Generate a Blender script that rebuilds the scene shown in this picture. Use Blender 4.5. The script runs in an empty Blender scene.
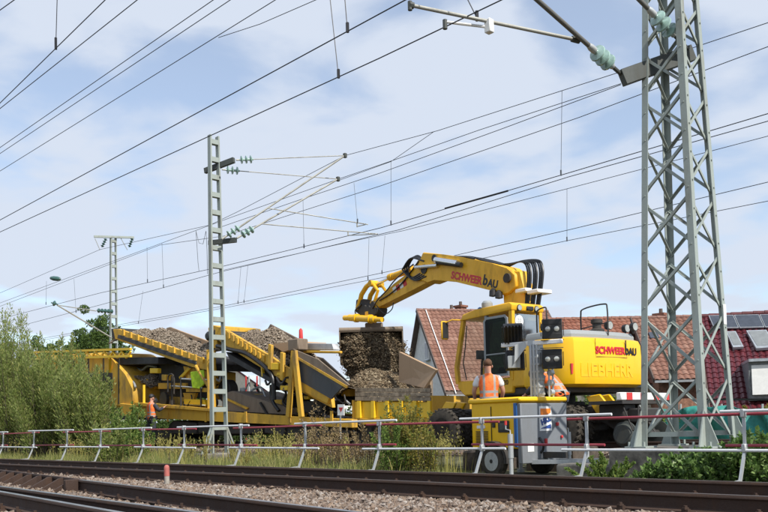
import bpy, bmesh, math, random
import numpy as np
from mathutils import Vector, Matrix

# ------------------------------------------------------------------ camera, sky, sun, exposure
SC = bpy.context.scene
COL = SC.collection
F_PX = 850.0                        # focal length in pixels of a 768 wide picture
PP_Y = 386.0                        # the photograph is a crop: its optical axis lies below the middle
PITCH, ROLL, PSI = math.radians(2.60), math.radians(1.43), math.radians(44.0)
CAM_H = 0.84                        # z = 0 is the sleeper top, the rail head is at 0.18
_A = Vector((-math.cos(PSI), math.sin(PSI), 0.0))
_R0 = Vector((math.sin(PSI), math.cos(PSI), 0.0))
CF = (_A * math.cos(PITCH) + Vector((0, 0, 1)) * math.sin(PITCH)).normalized()
_U0 = _R0.cross(CF)
CR = _R0 * math.cos(ROLL) - _U0 * math.sin(ROLL)
CU = _U0 * math.cos(ROLL) + _R0 * math.sin(ROLL)
CPOS = Vector((0, 0, CAM_H))

cam_data = bpy.data.cameras.new('camera')
cam_data.sensor_width = 36.0
cam_data.lens = F_PX / 768.0 * 36.0
cam_data.shift_y = (PP_Y - 256.0) / 768.0
cam_data.clip_start = 0.1
cam_data.clip_end = 4000.0
cam = bpy.data.objects.new('camera', cam_data)
COL.objects.link(cam)
cam.matrix_world = Matrix(((CR.x, CU.x, -CF.x, CPOS.x), (CR.y, CU.y, -CF.y, CPOS.y),
                           (CR.z, CU.z, -CF.z, CPOS.z), (0, 0, 0, 1)))
SC.camera = cam

SUN_EL = math.radians(44)
SUN_H = Vector((0.985, -0.12, 0)).normalized()          # where the sun stands, seen from the ground
SUN_DIR = (SUN_H * math.cos(SUN_EL) + Vector((0, 0, 1)) * math.sin(SUN_EL)).normalized()
world = bpy.data.worlds.new('World')
SC.world = world
world.use_nodes = True
_nt = world.node_tree
_nt.nodes.clear()
_out = _nt.nodes.new('ShaderNodeOutputWorld')
_bg = _nt.nodes.new('ShaderNodeBackground')
_sky = _nt.nodes.new('ShaderNodeTexSky')
_sky.sky_type = 'NISHITA'
_sky.sun_disc = False
_sky.sun_elevation = SUN_EL
_sky.sun_rotation = math.atan2(SUN_H.x, SUN_H.y)
_sky.air_density, _sky.dust_density, _sky.ozone_density = 1.0, 0.2, 1.2
_bg.inputs['Strength'].default_value = 0.15
# thin broken cloud: noise on the sky direction, flattened towards the horizon
_tc = _nt.nodes.new('ShaderNodeTexCoord')
_sep = _nt.nodes.new('ShaderNodeSeparateXYZ')
_nt.links.new(_tc.outputs['Generated'], _sep.inputs[0])
_add = _nt.nodes.new('ShaderNodeMath'); _add.operation = 'ADD'; _add.inputs[1].default_value = 0.16
_nt.links.new(_sep.outputs['Z'], _add.inputs[0])
_mx = _nt.nodes.new('ShaderNodeMath'); _mx.operation = 'MAXIMUM'; _mx.inputs[1].default_value = 0.05
_nt.links.new(_add.outputs[0], _mx.inputs[0])
_dv = _nt.nodes.new('ShaderNodeVectorMath'); _dv.operation = 'DIVIDE'
_cb = _nt.nodes.new('ShaderNodeCombineXYZ')
for _i in range(3):
    _nt.links.new(_mx.outputs[0], _cb.inputs[_i])
_nt.links.new(_tc.outputs['Generated'], _dv.inputs[0]); _nt.links.new(_cb.outputs[0], _dv.inputs[1])
_n1 = _nt.nodes.new('ShaderNodeTexNoise')
_n1.inputs['Scale'].default_value = 2.7; _n1.inputs['Detail'].default_value = 6.0
_n1.inputs['Roughness'].default_value = 0.46; _n1.inputs['Distortion'].default_value = 0.25
_nt.links.new(_dv.outputs[0], _n1.inputs['Vector'])
_cr = _nt.nodes.new('ShaderNodeMapRange'); _cr.interpolation_type = 'SMOOTHSTEP'
_cr.inputs['From Min'].default_value = 0.36; _cr.inputs['From Max'].default_value = 0.55
_cr.inputs['To Min'].default_value = 0.38; _cr.inputs['To Max'].default_value = 0.98
_nt.links.new(_n1.outputs['Fac'], _cr.inputs['Value'])
_mix = _nt.nodes.new('ShaderNodeMix'); _mix.data_type = 'RGBA'
_mix.inputs['B'].default_value = (3.85, 4.25, 4.95, 1)
_nt.links.new(_cr.outputs['Result'], _mix.inputs['Factor'])
_nt.links.new(_sky.outputs[0], _mix.inputs['A'])
_nt.links.new(_mix.outputs['Result'], _bg.inputs['Color'])
_nt.links.new(_bg.outputs[0], _out.inputs['Surface'])

_sun = bpy.data.lights.new('sun', 'SUN')
_sun.energy = 4.6
_sun.angle = math.radians(0.53)
_sun.color = (1.0, 0.95, 0.86)
sun = bpy.data.objects.new('sun', _sun)
COL.objects.link(sun)
sun.rotation_euler = (-SUN_DIR).to_track_quat('-Z', 'Y').to_euler()
sun.location = (0, 0, 60)
SC.view_settings.view_transform = 'Standard'
SC.view_settings.look = 'None'
SC.view_settings.exposure = 0.28
SC.view_settings.gamma = 1.0
SC.view_settings.use_curve_mapping = False
SC.render.resolution_x, SC.render.resolution_y = 1024, 683

# a pixel of the photograph gives a direction; the distance comes from a plane the thing stands in
def ray(px, py):
    return (CF * F_PX + CR * (px - 384.0) - CU * (py - PP_Y)).normalized()
def P(px, py, Y):                   # on the vertical plane at distance Y beyond the camera's line
    d = ray(px, py)
    return CPOS + d * (Y / d.y)
def G(px, Y, z=0.0):                # at distance Y and height z, in the column of pixel px
    py = 420.0
    for _ in range(8):
        q = P(px, py, Y)
        sc = F_PX / (q - CPOS).dot(CF)
        py += (q.z - z) * sc
    return P(px, py, Y)
def proj(q):
    d = Vector(q) - CPOS
    w = d.dot(CF)
    return (384 + F_PX * d.dot(CR) / w, PP_Y - F_PX * d.dot(CU) / w, F_PX / w)

# ------------------------------------------------------------------ helpers
random.seed(7)
RNG = np.random.default_rng(11)

def root_matrix(o):
    while o.parent is not None:
        o = o.parent
    return o.matrix_basis.copy()

def tag(o, label=None, cat=None, group=None, kind=None):
    if label: o['label'] = label
    if cat: o['category'] = cat
    if group: o['group'] = group
    if kind: o['kind'] = kind
    return o

def thing(name, label, cat, loc=(0, 0, 0), rz=0.0, group=None, kind=None):
    o = bpy.data.objects.new(name, None)
    o.empty_display_size = 0.2
    COL.objects.link(o)
    o.matrix_basis = Matrix.Translation(Vector(loc)) @ Matrix.Rotation(rz, 4, 'Z')
    return tag(o, label, cat, group, kind)

class MB:
    """collects shapes; out() links them as one mesh object"""
    def __init__(self, M=None):
        self.bm = bmesh.new()
        self.M = M
    def _fin(self, verts, bev=0.0, seg=1):
        if bev > 0:
            vs = set(verts)
            es = [e for e in self.bm.edges if e.verts[0] in vs and e.verts[1] in vs]
            r = bmesh.ops.bevel(self.bm, geom=es, offset=bev, segments=seg, affect='EDGES', profile=0.6, clamp_overlap=True)
            verts = list({v for f in r['faces'] for v in f.verts} | {v for v in vs if v.is_valid})
        return verts
    def box(self, c, s, R=None, bev=0.0, seg=1):
        c = Vector(c); hx, hy, hz = s[0] / 2, s[1] / 2, s[2] / 2
        R = R or Matrix.Identity(3)
        vs = [self.bm.verts.new(c + R @ Vector((x * hx, y * hy, z * hz))) for x in (-1, 1) for y in (-1, 1) for z in (-1, 1)]
        for f in ((0, 1, 3, 2), (4, 6, 7, 5), (0, 4, 5, 1), (2, 3, 7, 6), (0, 2, 6, 4), (1, 5, 7, 3)):
            self.bm.faces.new([vs[i] for i in f])
        self._fin(vs, bev, seg)
        return self
    def bar(self, a, b, w, h, up=(0, 0, 1), bev=0.0):
        a, b = Vector(a), Vector(b)
        x = (b - a); L = x.length; x.normalize()
        u = Vector(up)
        if abs(x.dot(u)) > 0.98: u = Vector((1, 0, 0))
        y = u.cross(x).normalized(); z = x.cross(y)
        R = Matrix((x, y, z)).transposed()
        return self.box((a + b) / 2, (L, w, h), R, bev)
    def angle(self, a, b, w, t, d1, d2):
        """L profile from a to b, legs along d1 and d2"""
        a, b = Vector(a), Vector(b); x = (b - a).normalized()
        d1 = Vector(d1); d1 = (d1 - x * d1.dot(x)).normalized()
        d2 = Vector(d2); d2 = (d2 - x * d2.dot(x) - d1 * d2.dot(d1)).normalized()
        pr = [d1 * 0, d1 * w, d1 * w + d2 * t, d1 * t + d2 * t, d1 * t + d2 * w, d2 * w]
        return self.loft([[a + p for p in pr], [b + p for p in pr]])
    def loft(self, rings, cap=True, closed=False):
        rs = [[self.bm.verts.new(Vector(p)) for p in r] for r in rings]
        n = len(rs[0])
        rng = range(len(rs)) if closed else range(len(rs) - 1)
        for i in rng:
            r0, r1 = rs[i], rs[(i + 1) % len(rs)]
            for k in range(n):
                self.bm.faces.new((r0[k], r0[(k + 1) % n], r1[(k + 1) % n], r1[k]))
        if cap and not closed:
            self.bm.faces.new(list(reversed(rs[0]))); self.bm.faces.new(rs[-1])
        return self
    def prism(self, pts, ext, bev=0.0, seg=1):
        ext = Vector(ext)
        a = [self.bm.verts.new(Vector(p)) for p in pts]
        b = [self.bm.verts.new(Vector(p) + ext) for p in pts]
        n = len(a)
        self.bm.faces.new(list(reversed(a))); self.bm.faces.new(b)
        for k in range(n):
            self.bm.faces.new((a[k], a[(k + 1) % n], b[(k + 1) % n], b[k]))
        self._fin(a + b, bev, seg)
        return self
    def px(self, pts, Y0, Y1, bev=0.0):
        """a side profile seen at these pixels, standing between the planes Y0 and Y1"""
        return self.prism([P(x, y, Y0) for x, y in pts], (0, Y1 - Y0, 0), bev)
    def cyl(self, a, b, r0, r1=None, n=12, cap=True):
        a, b = Vector(a), Vector(b); r1 = r0 if r1 is None else r1
        d = (b - a).normalized()
        u = d.orthogonal().normalized(); w = d.cross(u)
        ring = lambda c, r: [c + (u * math.cos(2 * math.pi * k / n) + w * math.sin(2 * math.pi * k / n)) * r for k in range(n)]
        return self.loft([ring(a, r0), ring(b, r1)], cap)
    def lathe(self, a, d, prof, n=16):
        """prof = [(distance along d, radius)]"""
        a, d = Vector(a), Vector(d).normalized()
        u = d.orthogonal().normalized(); w = d.cross(u)
        return self.loft([[a + d * t + (u * math.cos(2 * math.pi * k / n) + w * math.sin(2 * math.pi * k / n)) * max(r, 1e-4) for k in range(n)] for t, r in prof])
    def tube(self, pts, r, n=6, r_end=None):
        pts = [Vector(p) for p in pts]
        rings = []; u = None
        for i, p in enumerate(pts):
            d = (pts[min(i + 1, len(pts) - 1)] - pts[max(i - 1, 0)])
            d = d.normalized() if d.length > 1e-9 else Vector((0, 0, 1))
            u = d.orthogonal() if u is None else (u - d * u.dot(d))
            if u.length < 1e-6: u = d.orthogonal()
            u.normalize(); w = d.cross(u)
            rr = r if r_end is None else r + (r_end - r) * i / max(1, len(pts) - 1)
            rings.append([p + (u * math.cos(2 * math.pi * k / n) + w * math.sin(2 * math.pi * k / n)) * rr for k in range(n)])
        return self.loft(rings)
    def mesh(self, name, ang=38):
        bm = self.bm
        bmesh.ops.recalc_face_normals(bm, faces=bm.faces)
        lim = math.radians(ang)
        for e in bm.edges:
            if len(e.link_faces) == 2: e.smooth = e.calc_face_angle(0) < lim
        for f in bm.faces: f.smooth = True
        me = bpy.data.meshes.new(name)
        bm.to_mesh(me); bm.free()
        return me
    def out(self, name, m, parent=None, world_coords=False, ang=38):
        me = self.mesh(name, ang)
        if world_coords and parent is not None:
            me.transform(root_matrix(parent).inverted())
        return link(name, me, m, parent)

def link(name, me, m, parent=None, loc=None, rot=None):
    o = bpy.data.objects.new(name, me)
    COL.objects.link(o)
    if m is not None and not me.materials: me.materials.append(m)
    if parent is not None: o.parent = parent
    if loc is not None: o.location = loc
    if rot is not None: o.rotation_euler = rot
    return o

def curve_pts(pts, n=8):
    """smooth path through points (Catmull-Rom)"""
    pts = [Vector(p) for p in pts]
    q = [pts[0] * 2 - pts[1]] + pts + [pts[-1] * 2 - pts[-2]]
    res = []
    for i in range(1, len(q) - 2):
        for k in range(n):
            t = k / n
            a, b, c, d = q[i - 1], q[i], q[i + 1], q[i + 2]
            res.append(0.5 * ((2 * b) + (c - a) * t + (2 * a - 5 * b + 4 * c - d) * t * t + (3 * b - a - 3 * c + d) * t ** 3))
    res.append(pts[-1])
    return res

def np_mesh(name, V, Fc, m, parent=None, var=None, smooth=False):
    """V (n,3); Fc (k,3|4) index array; var: one float per vertex"""
    me = bpy.data.meshes.new(name)
    k, c = Fc.shape
    me.vertices.add(len(V)); me.vertices.foreach_set('co', np.ascontiguousarray(V, dtype=np.float32).ravel())
    me.loops.add(k * c); me.loops.foreach_set('vertex_index', np.ascontiguousarray(Fc, dtype=np.int32).ravel())
    me.polygons.add(k); me.polygons.foreach_set('loop_start', np.arange(0, k * c, c, dtype=np.int32))
    me.polygons.foreach_set('loop_total', np.full(k, c, dtype=np.int32))
    me.polygons.foreach_set('use_smooth', np.full(k, smooth, dtype=bool))
    me.update(calc_edges=True)
    if var is not None:
        at = me.attributes.new('var', 'FLOAT', 'POINT')
        at.data.foreach_set('value', np.ascontiguousarray(var, dtype=np.float32))
    me.validate()
    if parent is not None: me.transform(root_matrix(parent).inverted())
    return link(name, me, m, parent)

def stones(name, C, S, m, parent=None, flat=0.75):
    """one small irregular eight-faced stone at each centre C with size S"""
    n = len(C)
    base = np.array([(1, 0, 0), (-1, 0, 0), (0, 1, 0), (0, -1, 0), (0, 0, 1), (0, 0, -1)], float)
    tri = np.array([(0, 2, 4), (2, 1, 4), (1, 3, 4), (3, 0, 4), (2, 0, 5), (1, 2, 5), (3, 1, 5), (0, 3, 5)])
    V = base[None] * RNG.uniform(0.6, 1.15, (n, 6, 1)) + RNG.normal(0, 0.16, (n, 6, 3))
    a = RNG.uniform(0, 6.28, n); b = RNG.uniform(-0.6, 0.6, n)
    ca, sa, cb, sb = np.cos(a), np.sin(a), np.cos(b), np.sin(b)
    R = np.zeros((n, 3, 3))
    R[:, 0, 0] = ca; R[:, 0, 1] = -sa * cb; R[:, 0, 2] = sa * sb
    R[:, 1, 0] = sa; R[:, 1, 1] = ca * cb; R[:, 1, 2] = -ca * sb
    R[:, 2, 1] = sb; R[:, 2, 2] = cb
    V = V * np.array([1, 0.8, flat]) * np.asarray(S)[:, None, None]
    V = np.einsum('nij,nkj->nki', R, V) + np.asarray(C)[:, None, :]
    Fc = (tri[None] + (np.arange(n) * 6)[:, None, None]).reshape(-1, 3)
    var = np.repeat(RNG.uniform(0, 1, n), 6)
    return np_mesh(name, V.reshape(-1, 3), Fc, m, parent, var)

def leaves(name, C, D, L, W, m, parent=None, var=None, curl=0.15):
    """diamond leaves: centre C, direction D, length L, width W"""
    C = np.asarray(C, float); D = np.asarray(D, float); n = len(C)
    D = D / np.maximum(np.linalg.norm(D, axis=1, keepdims=True), 1e-6)
    U = np.cross(D, RNG.normal(0, 1, (n, 3))); U /= np.maximum(np.linalg.norm(U, axis=1, keepdims=True), 1e-6)
    N = np.cross(D, U)
    L = np.asarray(L, float).reshape(-1, 1) * np.ones((n, 1)); W = np.asarray(W, float).reshape(-1, 1) * np.ones((n, 1))
    p0 = C - D * L * 0.5
    p1 = C + U * W * 0.5 - D * L * 0.05 + N * W * curl
    p2 = C + D * L * 0.5
    p3 = C - U * W * 0.5 - D * L * 0.05 + N * W * curl
    V = np.stack([p0, p1, p2, p3], 1).reshape(-1, 3)
    i = np.arange(n) * 4
    Fc = np.concatenate([np.stack([i, i + 1, i + 2], 1), np.stack([i, i + 2, i + 3], 1)])
    v = RNG.uniform(0, 1, n) if var is None else np.asarray(var)
    return np_mesh(name, V, Fc, m, parent, np.repeat(v, 4))

def blades(name, B, H, W, lean, m, parent=None, var=None):
    """grass blades: base B, height H, width W, lean (n,2): a bent three-segment strip"""
    B = np.asarray(B, float); n = len(B)
    a = RNG.uniform(0, 6.28, n)
    side = np.stack([np.cos(a), np.sin(a), np.zeros(n)], 1) * np.asarray(W).reshape(-1, 1) * 0.5
    lean = np.concatenate([lean, np.zeros((n, 1))], 1)
    H = np.asarray(H).reshape(-1, 1); up = np.array([0, 0, 1.0])
    rows = []
    for t, w in ((0, 1), (0.4, 0.85), (0.75, 0.5)):
        c = B + up * H * t + lean * H * t * t
        rows += [c - side * w, c + side * w]
    rows.append(B + up * H * 0.97 + lean * H)
    V = np.stack(rows, 1).reshape(-1, 3)
    i = np.arange(n) * 7
    tr = []
    for q in (0, 2):
        tr += [np.stack([i + q, i + q + 1, i + q + 3], 1), np.stack([i + q, i + q + 3, i + q + 2], 1)]
    tr.append(np.stack([i + 4, i + 5, i + 6], 1))
    v = RNG.uniform(0, 1, n) if var is None else np.asarray(var)
    return np_mesh(name, V, np.concatenate(tr), m, parent, np.repeat(v, 7))

def lettering(name, body, size, M, m, parent, depth=0.004, bold=0.0, align='CENTER'):
    """text as a thin mesh; M places it in its thing's own frame (text x right, y up, z out)"""
    cu = bpy.data.curves.new(name, 'FONT')
    cu.body = body; cu.size = size; cu.extrude = depth; cu.offset = bold; cu.resolution_u = 3
    cu.align_x = align; cu.align_y = 'CENTER'
    t = bpy.data.objects.new(name, cu)
    COL.objects.link(t)
    bpy.context.view_layer.update()
    me = bpy.data.meshes.new_from_object(t.evaluated_get(bpy.context.evaluated_depsgraph_get()))
    bpy.data.objects.remove(t); bpy.data.curves.remove(cu)
    me.name = name
    me.transform(M)
    me.materials.clear()
    return link(name, me, m, parent)

# ------------------------------------------------------------------ materials
def _nodes(name):
    m = bpy.data.materials.new(name); m.use_nodes = True
    nt = m.node_tree
    return m, nt, nt.nodes['Principled BSDF']
def _mixrgb(nt, fac, a, b, mode='MIX'):
    n = nt.nodes.new('ShaderNodeMix'); n.data_type = 'RGBA'; n.blend_type = mode
    for key, v in (('Factor', fac), ('A', a), ('B', b)):
        if hasattr(v, 'is_linked') or hasattr(v, 'links'): nt.links.new(v, n.inputs[key])
        elif key == 'Factor': n.inputs[key].default_value = v
        else: n.inputs[key].default_value = (*v[:3], 1)
    return n.outputs['Result']
def _noise(nt, scale, detail=5, rough=0.6, vec=None, dist=0.0):
    n = nt.nodes.new('ShaderNodeTexNoise')
    n.inputs['Scale'].default_value = scale; n.inputs['Detail'].default_value = detail
    n.inputs['Roughness'].default_value = rough; n.inputs['Distortion'].default_value = dist
    if vec is None:
        tc = nt.nodes.new('ShaderNodeTexCoord'); vec = tc.outputs['Object']
    nt.links.new(vec, n.inputs['Vector'])
    return n.outputs['Fac']
def _ramp(nt, fac, lo, hi, a=0.0, b=1.0):
    n = nt.nodes.new('ShaderNodeMapRange'); n.interpolation_type = 'SMOOTHSTEP'
    n.inputs['From Min'].default_value = lo; n.inputs['From Max'].default_value = hi
    n.inputs['To Min'].default_value = a; n.inputs['To Max'].default_value = b
    nt.links.new(fac, n.inputs['Value'])
    return n.outputs['Result']
def _attr(nt, name='var'):
    n = nt.nodes.new('ShaderNodeAttribute'); n.attribute_name = name
    return n.outputs['Fac']
def _bump(nt, bs, h, strength, dist=0.02):
    n = nt.nodes.new('ShaderNodeBump'); n.inputs['Strength'].default_value = strength; n.inputs['Distance'].default_value = dist
    nt.links.new(h, n.inputs['Height']); nt.links.new(n.outputs[0], bs.inputs['Normal'])

def paint(name, col, dirt=(0.10, 0.075, 0.045), amount=0.35, rough=0.42, metal=0.0, scale=2.2, fade=0.12, bump=0.12, coat=0.0):
    """painted or bare metal with blotchy dirt, streaks and slight fading"""
    m, nt, bs = _nodes(name)
    tc = nt.nodes.new('ShaderNodeTexCoord')
    mp = nt.nodes.new('ShaderNodeMapping'); mp.inputs['Scale'].default_value = (1, 1, 0.28)
    nt.links.new(tc.outputs['Object'], mp.inputs['Vector'])
    big = _noise(nt, scale, 8, 0.68, mp.outputs[0])
    fine = _noise(nt, scale * 9, 6, 0.7)
    c = _mixrgb(nt, _ramp(nt, fine, 0.35, 0.75, 0, fade), col, [min(1, v * 1.25 + 0.05) for v in col])
    d = _mixrgb(nt, _ramp(nt, big, 0.46, 0.74, 0, amount), c, dirt)
    sp = _mixrgb(nt, _ramp(nt, fine, 0.66, 0.74, 0, amount * 0.9), d, [v * 0.6 for v in dirt])
    nt.links.new(sp, bs.inputs['Base Color'])
    nt.links.new(_ramp(nt, big, 0.35, 0.75, rough, min(1, rough + 0.3)), bs.inputs['Roughness'])
    bs.inputs['Metallic'].default_value = metal
    bs.inputs['Coat Weight'].default_value = coat
    if bump: _bump(nt, bs, fine, bump, 0.01)
    return m
def plain(name, col, rough=0.6, metal=0.0, vary=0.12, scale=6, bump=0.1, spec=0.5):
    m, nt, bs = _nodes(name)
    n = _noise(nt, scale, 7, 0.65)
    c = _mixrgb(nt, _ramp(nt, n, 0.3, 0.72), [v * (1 - vary * 1.4) for v in col], [min(1, v * (1 + vary)) for v in col])
    nt.links.new(c, bs.inputs['Base Color'])
    bs.inputs['Roughness'].default_value = rough; bs.inputs['Metallic'].default_value = metal
    bs.inputs['Specular IOR Level'].default_value = spec
    if bump: _bump(nt, bs, n, bump, 0.02)
    return m
def varied(name, cols, rough=0.8, trans=0.0, patch=0.0, patch_scale=1.2, spec=0.25):
    """colour picked per piece from its 'var' value; optional light passing through (leaves)"""
    m, nt, bs = _nodes(name)
    cr = nt.nodes.new('ShaderNodeValToRGB')
    el = cr.color_ramp.elements
    while len(el) < len(cols): el.new(0.5)
    for i, c in enumerate(cols):
        el[i].position = i / max(1, len(cols) - 1); el[i].color = (*c, 1)
    nt.links.new(_attr(nt), cr.inputs[0])
    col = cr.outputs[0]
    if patch:
        n = _noise(nt, patch_scale, 4, 0.6)
        col = _mixrgb(nt, _ramp(nt, n, 0.35, 0.7, 0, patch), col, cols[-1])
        n3 = _noise(nt, patch_scale * 3.1, 7, 0.7)
        col = _mixrgb(nt, _ramp(nt, n3, 0.50, 0.72, 0, 0.55), col, [v * 0.45 for v in cols[0]])
    nt.links.new(col, bs.inputs['Base Color'])
    bs.inputs['Roughness'].default_value = rough; bs.inputs['Specular IOR Level'].default_value = spec
    if trans:
        tr = nt.nodes.new('ShaderNodeBsdfTranslucent'); nt.links.new(col, tr.inputs['Color'])
        ms = nt.nodes.new('ShaderNodeMixShader'); ms.inputs[0].default_value = trans
        nt.links.new(bs.outputs[0], ms.inputs[1]); nt.links.new(tr.outputs[0], ms.inputs[2])
        nt.links.new(ms.outputs[0], nt.nodes['Material Output'].inputs['Surface'])
    return m
def glass(name, tint=(0.75, 0.82, 0.8), alpha=0.75, rough=0.03):
    """a pane: mostly see-through, with a surface reflection"""
    m, nt, bs = _nodes(name)
    tr = nt.nodes.new('ShaderNodeBsdfTransparent'); tr.inputs[0].default_value = (*tint, 1)
    gl = nt.nodes.new('ShaderNodeBsdfGlossy'); gl.inputs['Roughness'].default_value = rough
    fr = nt.nodes.new('ShaderNodeLayerWeight'); fr.inputs['Blend'].default_value = 0.5
    pw = nt.nodes.new('ShaderNodeMath'); pw.operation = 'POWER'; pw.inputs[1].default_value = 5.0
    nt.links.new(fr.outputs['Facing'], pw.inputs[0])
    ad = nt.nodes.new('ShaderNodeMath'); ad.operation = 'ADD'; ad.inputs[1].default_value = 1 - alpha; ad.use_clamp = True
    nt.links.new(pw.outputs[0], ad.inputs[0])
    ms = nt.nodes.new('ShaderNodeMixShader')
    nt.links.new(ad.outputs[0], ms.inputs[0]); nt.links.new(tr.outputs[0], ms.inputs[1]); nt.links.new(gl.outputs[0], ms.inputs[2])
    nt.links.new(ms.outputs[0], nt.nodes['Material Output'].inputs['Surface'])
    nt.nodes.remove(bs)
    return m

YEL = (0.76, 0.41, 0.008)
M = {}
M['yellow'] = paint('machine_yellow', YEL, amount=0.5, rough=0.40, fade=0.08)
M['yellow_clean'] = paint('clean_yellow', (0.82, 0.46, 0.004), amount=0.16, rough=0.3, fade=0.04, coat=0.2)
M['yellow_work'] = paint('worn_wagon_yellow', (0.60, 0.345, 0.03), dirt=(0.165, 0.115, 0.062), amount=0.88, rough=0.65, scale=2.4, fade=0.25)
M['bright_yellow'] = paint('gantry_yellow', (0.82, 0.52, 0.02), amount=0.12, rough=0.4)
M['black'] = plain('black_plastic', (0.018, 0.018, 0.02), 0.5, vary=0.3)
M['rubber'] = plain('hose_rubber', (0.014, 0.014, 0.015), 0.42, vary=0.3, bump=0.05)
M['tyre'] = plain('dusty_tyre', (0.045, 0.038, 0.030), 0.9, vary=0.35, scale=9, bump=0.4)
M['under'] = paint('greasy_dark_steel', (0.028, 0.026, 0.025), dirt=(0.09, 0.07, 0.05), amount=0.5, rough=0.6)
M['belt'] = plain('conveyor_rubber', (0.05, 0.05, 0.052), 0.75, vary=0.25, scale=3)
M['chute'] = paint('slate_chute_plate', (0.055, 0.062, 0.072), amount=0.25, rough=0.5)
M['galv'] = paint('galvanised_steel', (0.46, 0.48, 0.49), dirt=(0.2, 0.19, 0.17), amount=0.35, rough=0.45, metal=0.55, scale=5)
M['mast_paint'] = paint('pale_green_grey_mast_paint', (0.285, 0.325, 0.305), dirt=(0.15, 0.125, 0.09), amount=0.6, rough=0.55, metal=0.0, scale=3)
M['dark_steel'] = paint('dark_bracket_steel', (0.05, 0.058, 0.055), amount=0.3, rough=0.55)
M['chrome'] = plain('piston_chrome', (0.75, 0.76, 0.78), 0.16, 0.95, vary=0.05, bump=0)
M['grey_cover'] = paint('grey_engine_cover', (0.26, 0.28, 0.29), amount=0.18, rough=0.5)
M['trailer_grey'] = paint('trailer_grey_panel', (0.165, 0.18, 0.20), amount=0.18, rough=0.45)
M['trailer_yellow'] = paint('trailer_yellow_panel', (0.86, 0.50, 0.003), amount=0.06, rough=0.32, fade=0.05)
M['blue'] = paint('blue_trim', (0.02, 0.12, 0.36), amount=0.1)
M['white'] = paint('white_paint', (0.78, 0.78, 0.77), dirt=(0.4, 0.37, 0.32), amount=0.25, rough=0.45)
M['red'] = paint('red_paint', (0.52, 0.03, 0.03), amount=0.12, rough=0.45)
M['letter_red'] = plain('lettering_red', (0.55, 0.02, 0.035), 0.45, bump=0, vary=0.05)
M['letter_black'] = plain('lettering_black', (0.01, 0.01, 0.012), 0.45, bump=0, vary=0.05)
M['letter_blue'] = plain('lettering_blue', (0.02, 0.06, 0.25), 0.45, bump=0, vary=0.05)
M['orange_print'] = plain('orange_print', (0.85, 0.22, 0.02), 0.5, bump=0, vary=0.05)
M['tube_white'] = paint('barrier_tube_grey_white', (0.60, 0.62, 0.64), dirt=(0.33, 0.3, 0.27), amount=0.45, rough=0.4, scale=4)
M['tube_red'] = paint('barrier_tube_dark_red', (0.27, 0.030, 0.048), dirt=(0.28, 0.12, 0.11), amount=0.4, rough=0.42, scale=4)
M['rail_side'] = paint('rusty_rail_web', (0.040, 0.021, 0.014), dirt=(0.075, 0.040, 0.024), amount=0.7, rough=0.8, scale=5, bump=0.3)
M['rail_head'] = plain('polished_rail_head', (0.42, 0.43, 0.46), 0.28, 0.85, vary=0.2, scale=3, bump=0.02)
M['sleeper'] = plain('weathered_sleeper', (0.075, 0.058, 0.045), 0.92, vary=0.35, scale=7, bump=0.5)
M['concrete'] = plain('weathered_concrete', (0.15, 0.14, 0.122), 0.92, vary=0.5, scale=3.5, bump=0.5)
M['wood_plank'] = plain('grey_plank', (0.27, 0.215, 0.155), 0.88, vary=0.35, scale=8, bump=0.4)
M['insulator'] = plain('green_glazed_insulator', (0.27, 0.40, 0.36), 0.10, vary=0.2, bump=0, spec=0.8)
M['insulator_dark'] = plain('dark_green_insulator', (0.05, 0.115, 0.105), 0.25, vary=0.2, bump=0)
M['arm_tube'] = paint('cantilever_tube', (0.34, 0.34, 0.31), amount=0.4, rough=0.5, metal=0.2)
M['wire'] = plain('wire', (0.022, 0.022, 0.026), 0.5, 0.3, bump=0)
M['wire_far'] = plain('thin_bronze_wire', (0.07, 0.08, 0.095), 0.5, 0.3, bump=0)
M['plaster'] = plain('pale_plaster', (0.66, 0.67, 0.66), 0.9, vary=0.08, scale=4, bump=0.2)
M['plaster_cream'] = plain('cream_plaster', (0.72, 0.64, 0.52), 0.9, vary=0.08, scale=4, bump=0.2)
M['trim_white'] = plain('white_window_trim', (0.75, 0.75, 0.74), 0.5, vary=0.05, bump=0)
M['dark_pane'] = plain('dark_window_pane', (0.035, 0.045, 0.055), 0.06, vary=0.2, bump=0, spec=0.9)
M['roof_edge'] = plain('roof_edge_board', (0.10, 0.075, 0.065), 0.8)
M['solar'] = plain('solar_panel_glass', (0.05, 0.058, 0.075), 0.07, vary=0.15, bump=0, spec=0.9)
M['zinc'] = plain('zinc_sheet', (0.40, 0.43, 0.46), 0.4, 0.5, vary=0.15)
M['orange_vest'] = None
M['glass'] = glass('clear_cab_glass', (0.95, 0.97, 0.96), 0.997)
M['glass_dark'] = glass('green_tinted_glass', (0.10, 0.18, 0.14), 0.985)
M['glass_pale'] = glass('reflecting_rear_glass', (0.5, 0.56, 0.58), 0.45, 0.12)
M['lamp_glass'] = plain('lamp_reflector', (0.50, 0.50, 0.46), 0.12, 0.5, bump=0)
M['skin'] = plain('skin', (0.52, 0.27, 0.19), 0.6, vary=0.1, bump=0.05)
M['hair'] = plain('short_brown_hair', (0.10, 0.045, 0.022), 0.8, vary=0.3, scale=30, bump=0.4)
M['shirt_white'] = plain('white_cotton', (0.74, 0.74, 0.75), 0.9, vary=0.06, scale=9)
M['dark_cloth'] = plain('dark_work_trousers', (0.035, 0.04, 0.055), 0.9, vary=0.25, scale=9)
M['helmet'] = plain('black_cap', (0.02, 0.02, 0.025), 0.6)
M['net_teal'] = plain('teal_sheet', (0.035, 0.27, 0.235), 0.7, vary=0.3, scale=2.0, bump=0.4)
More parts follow.
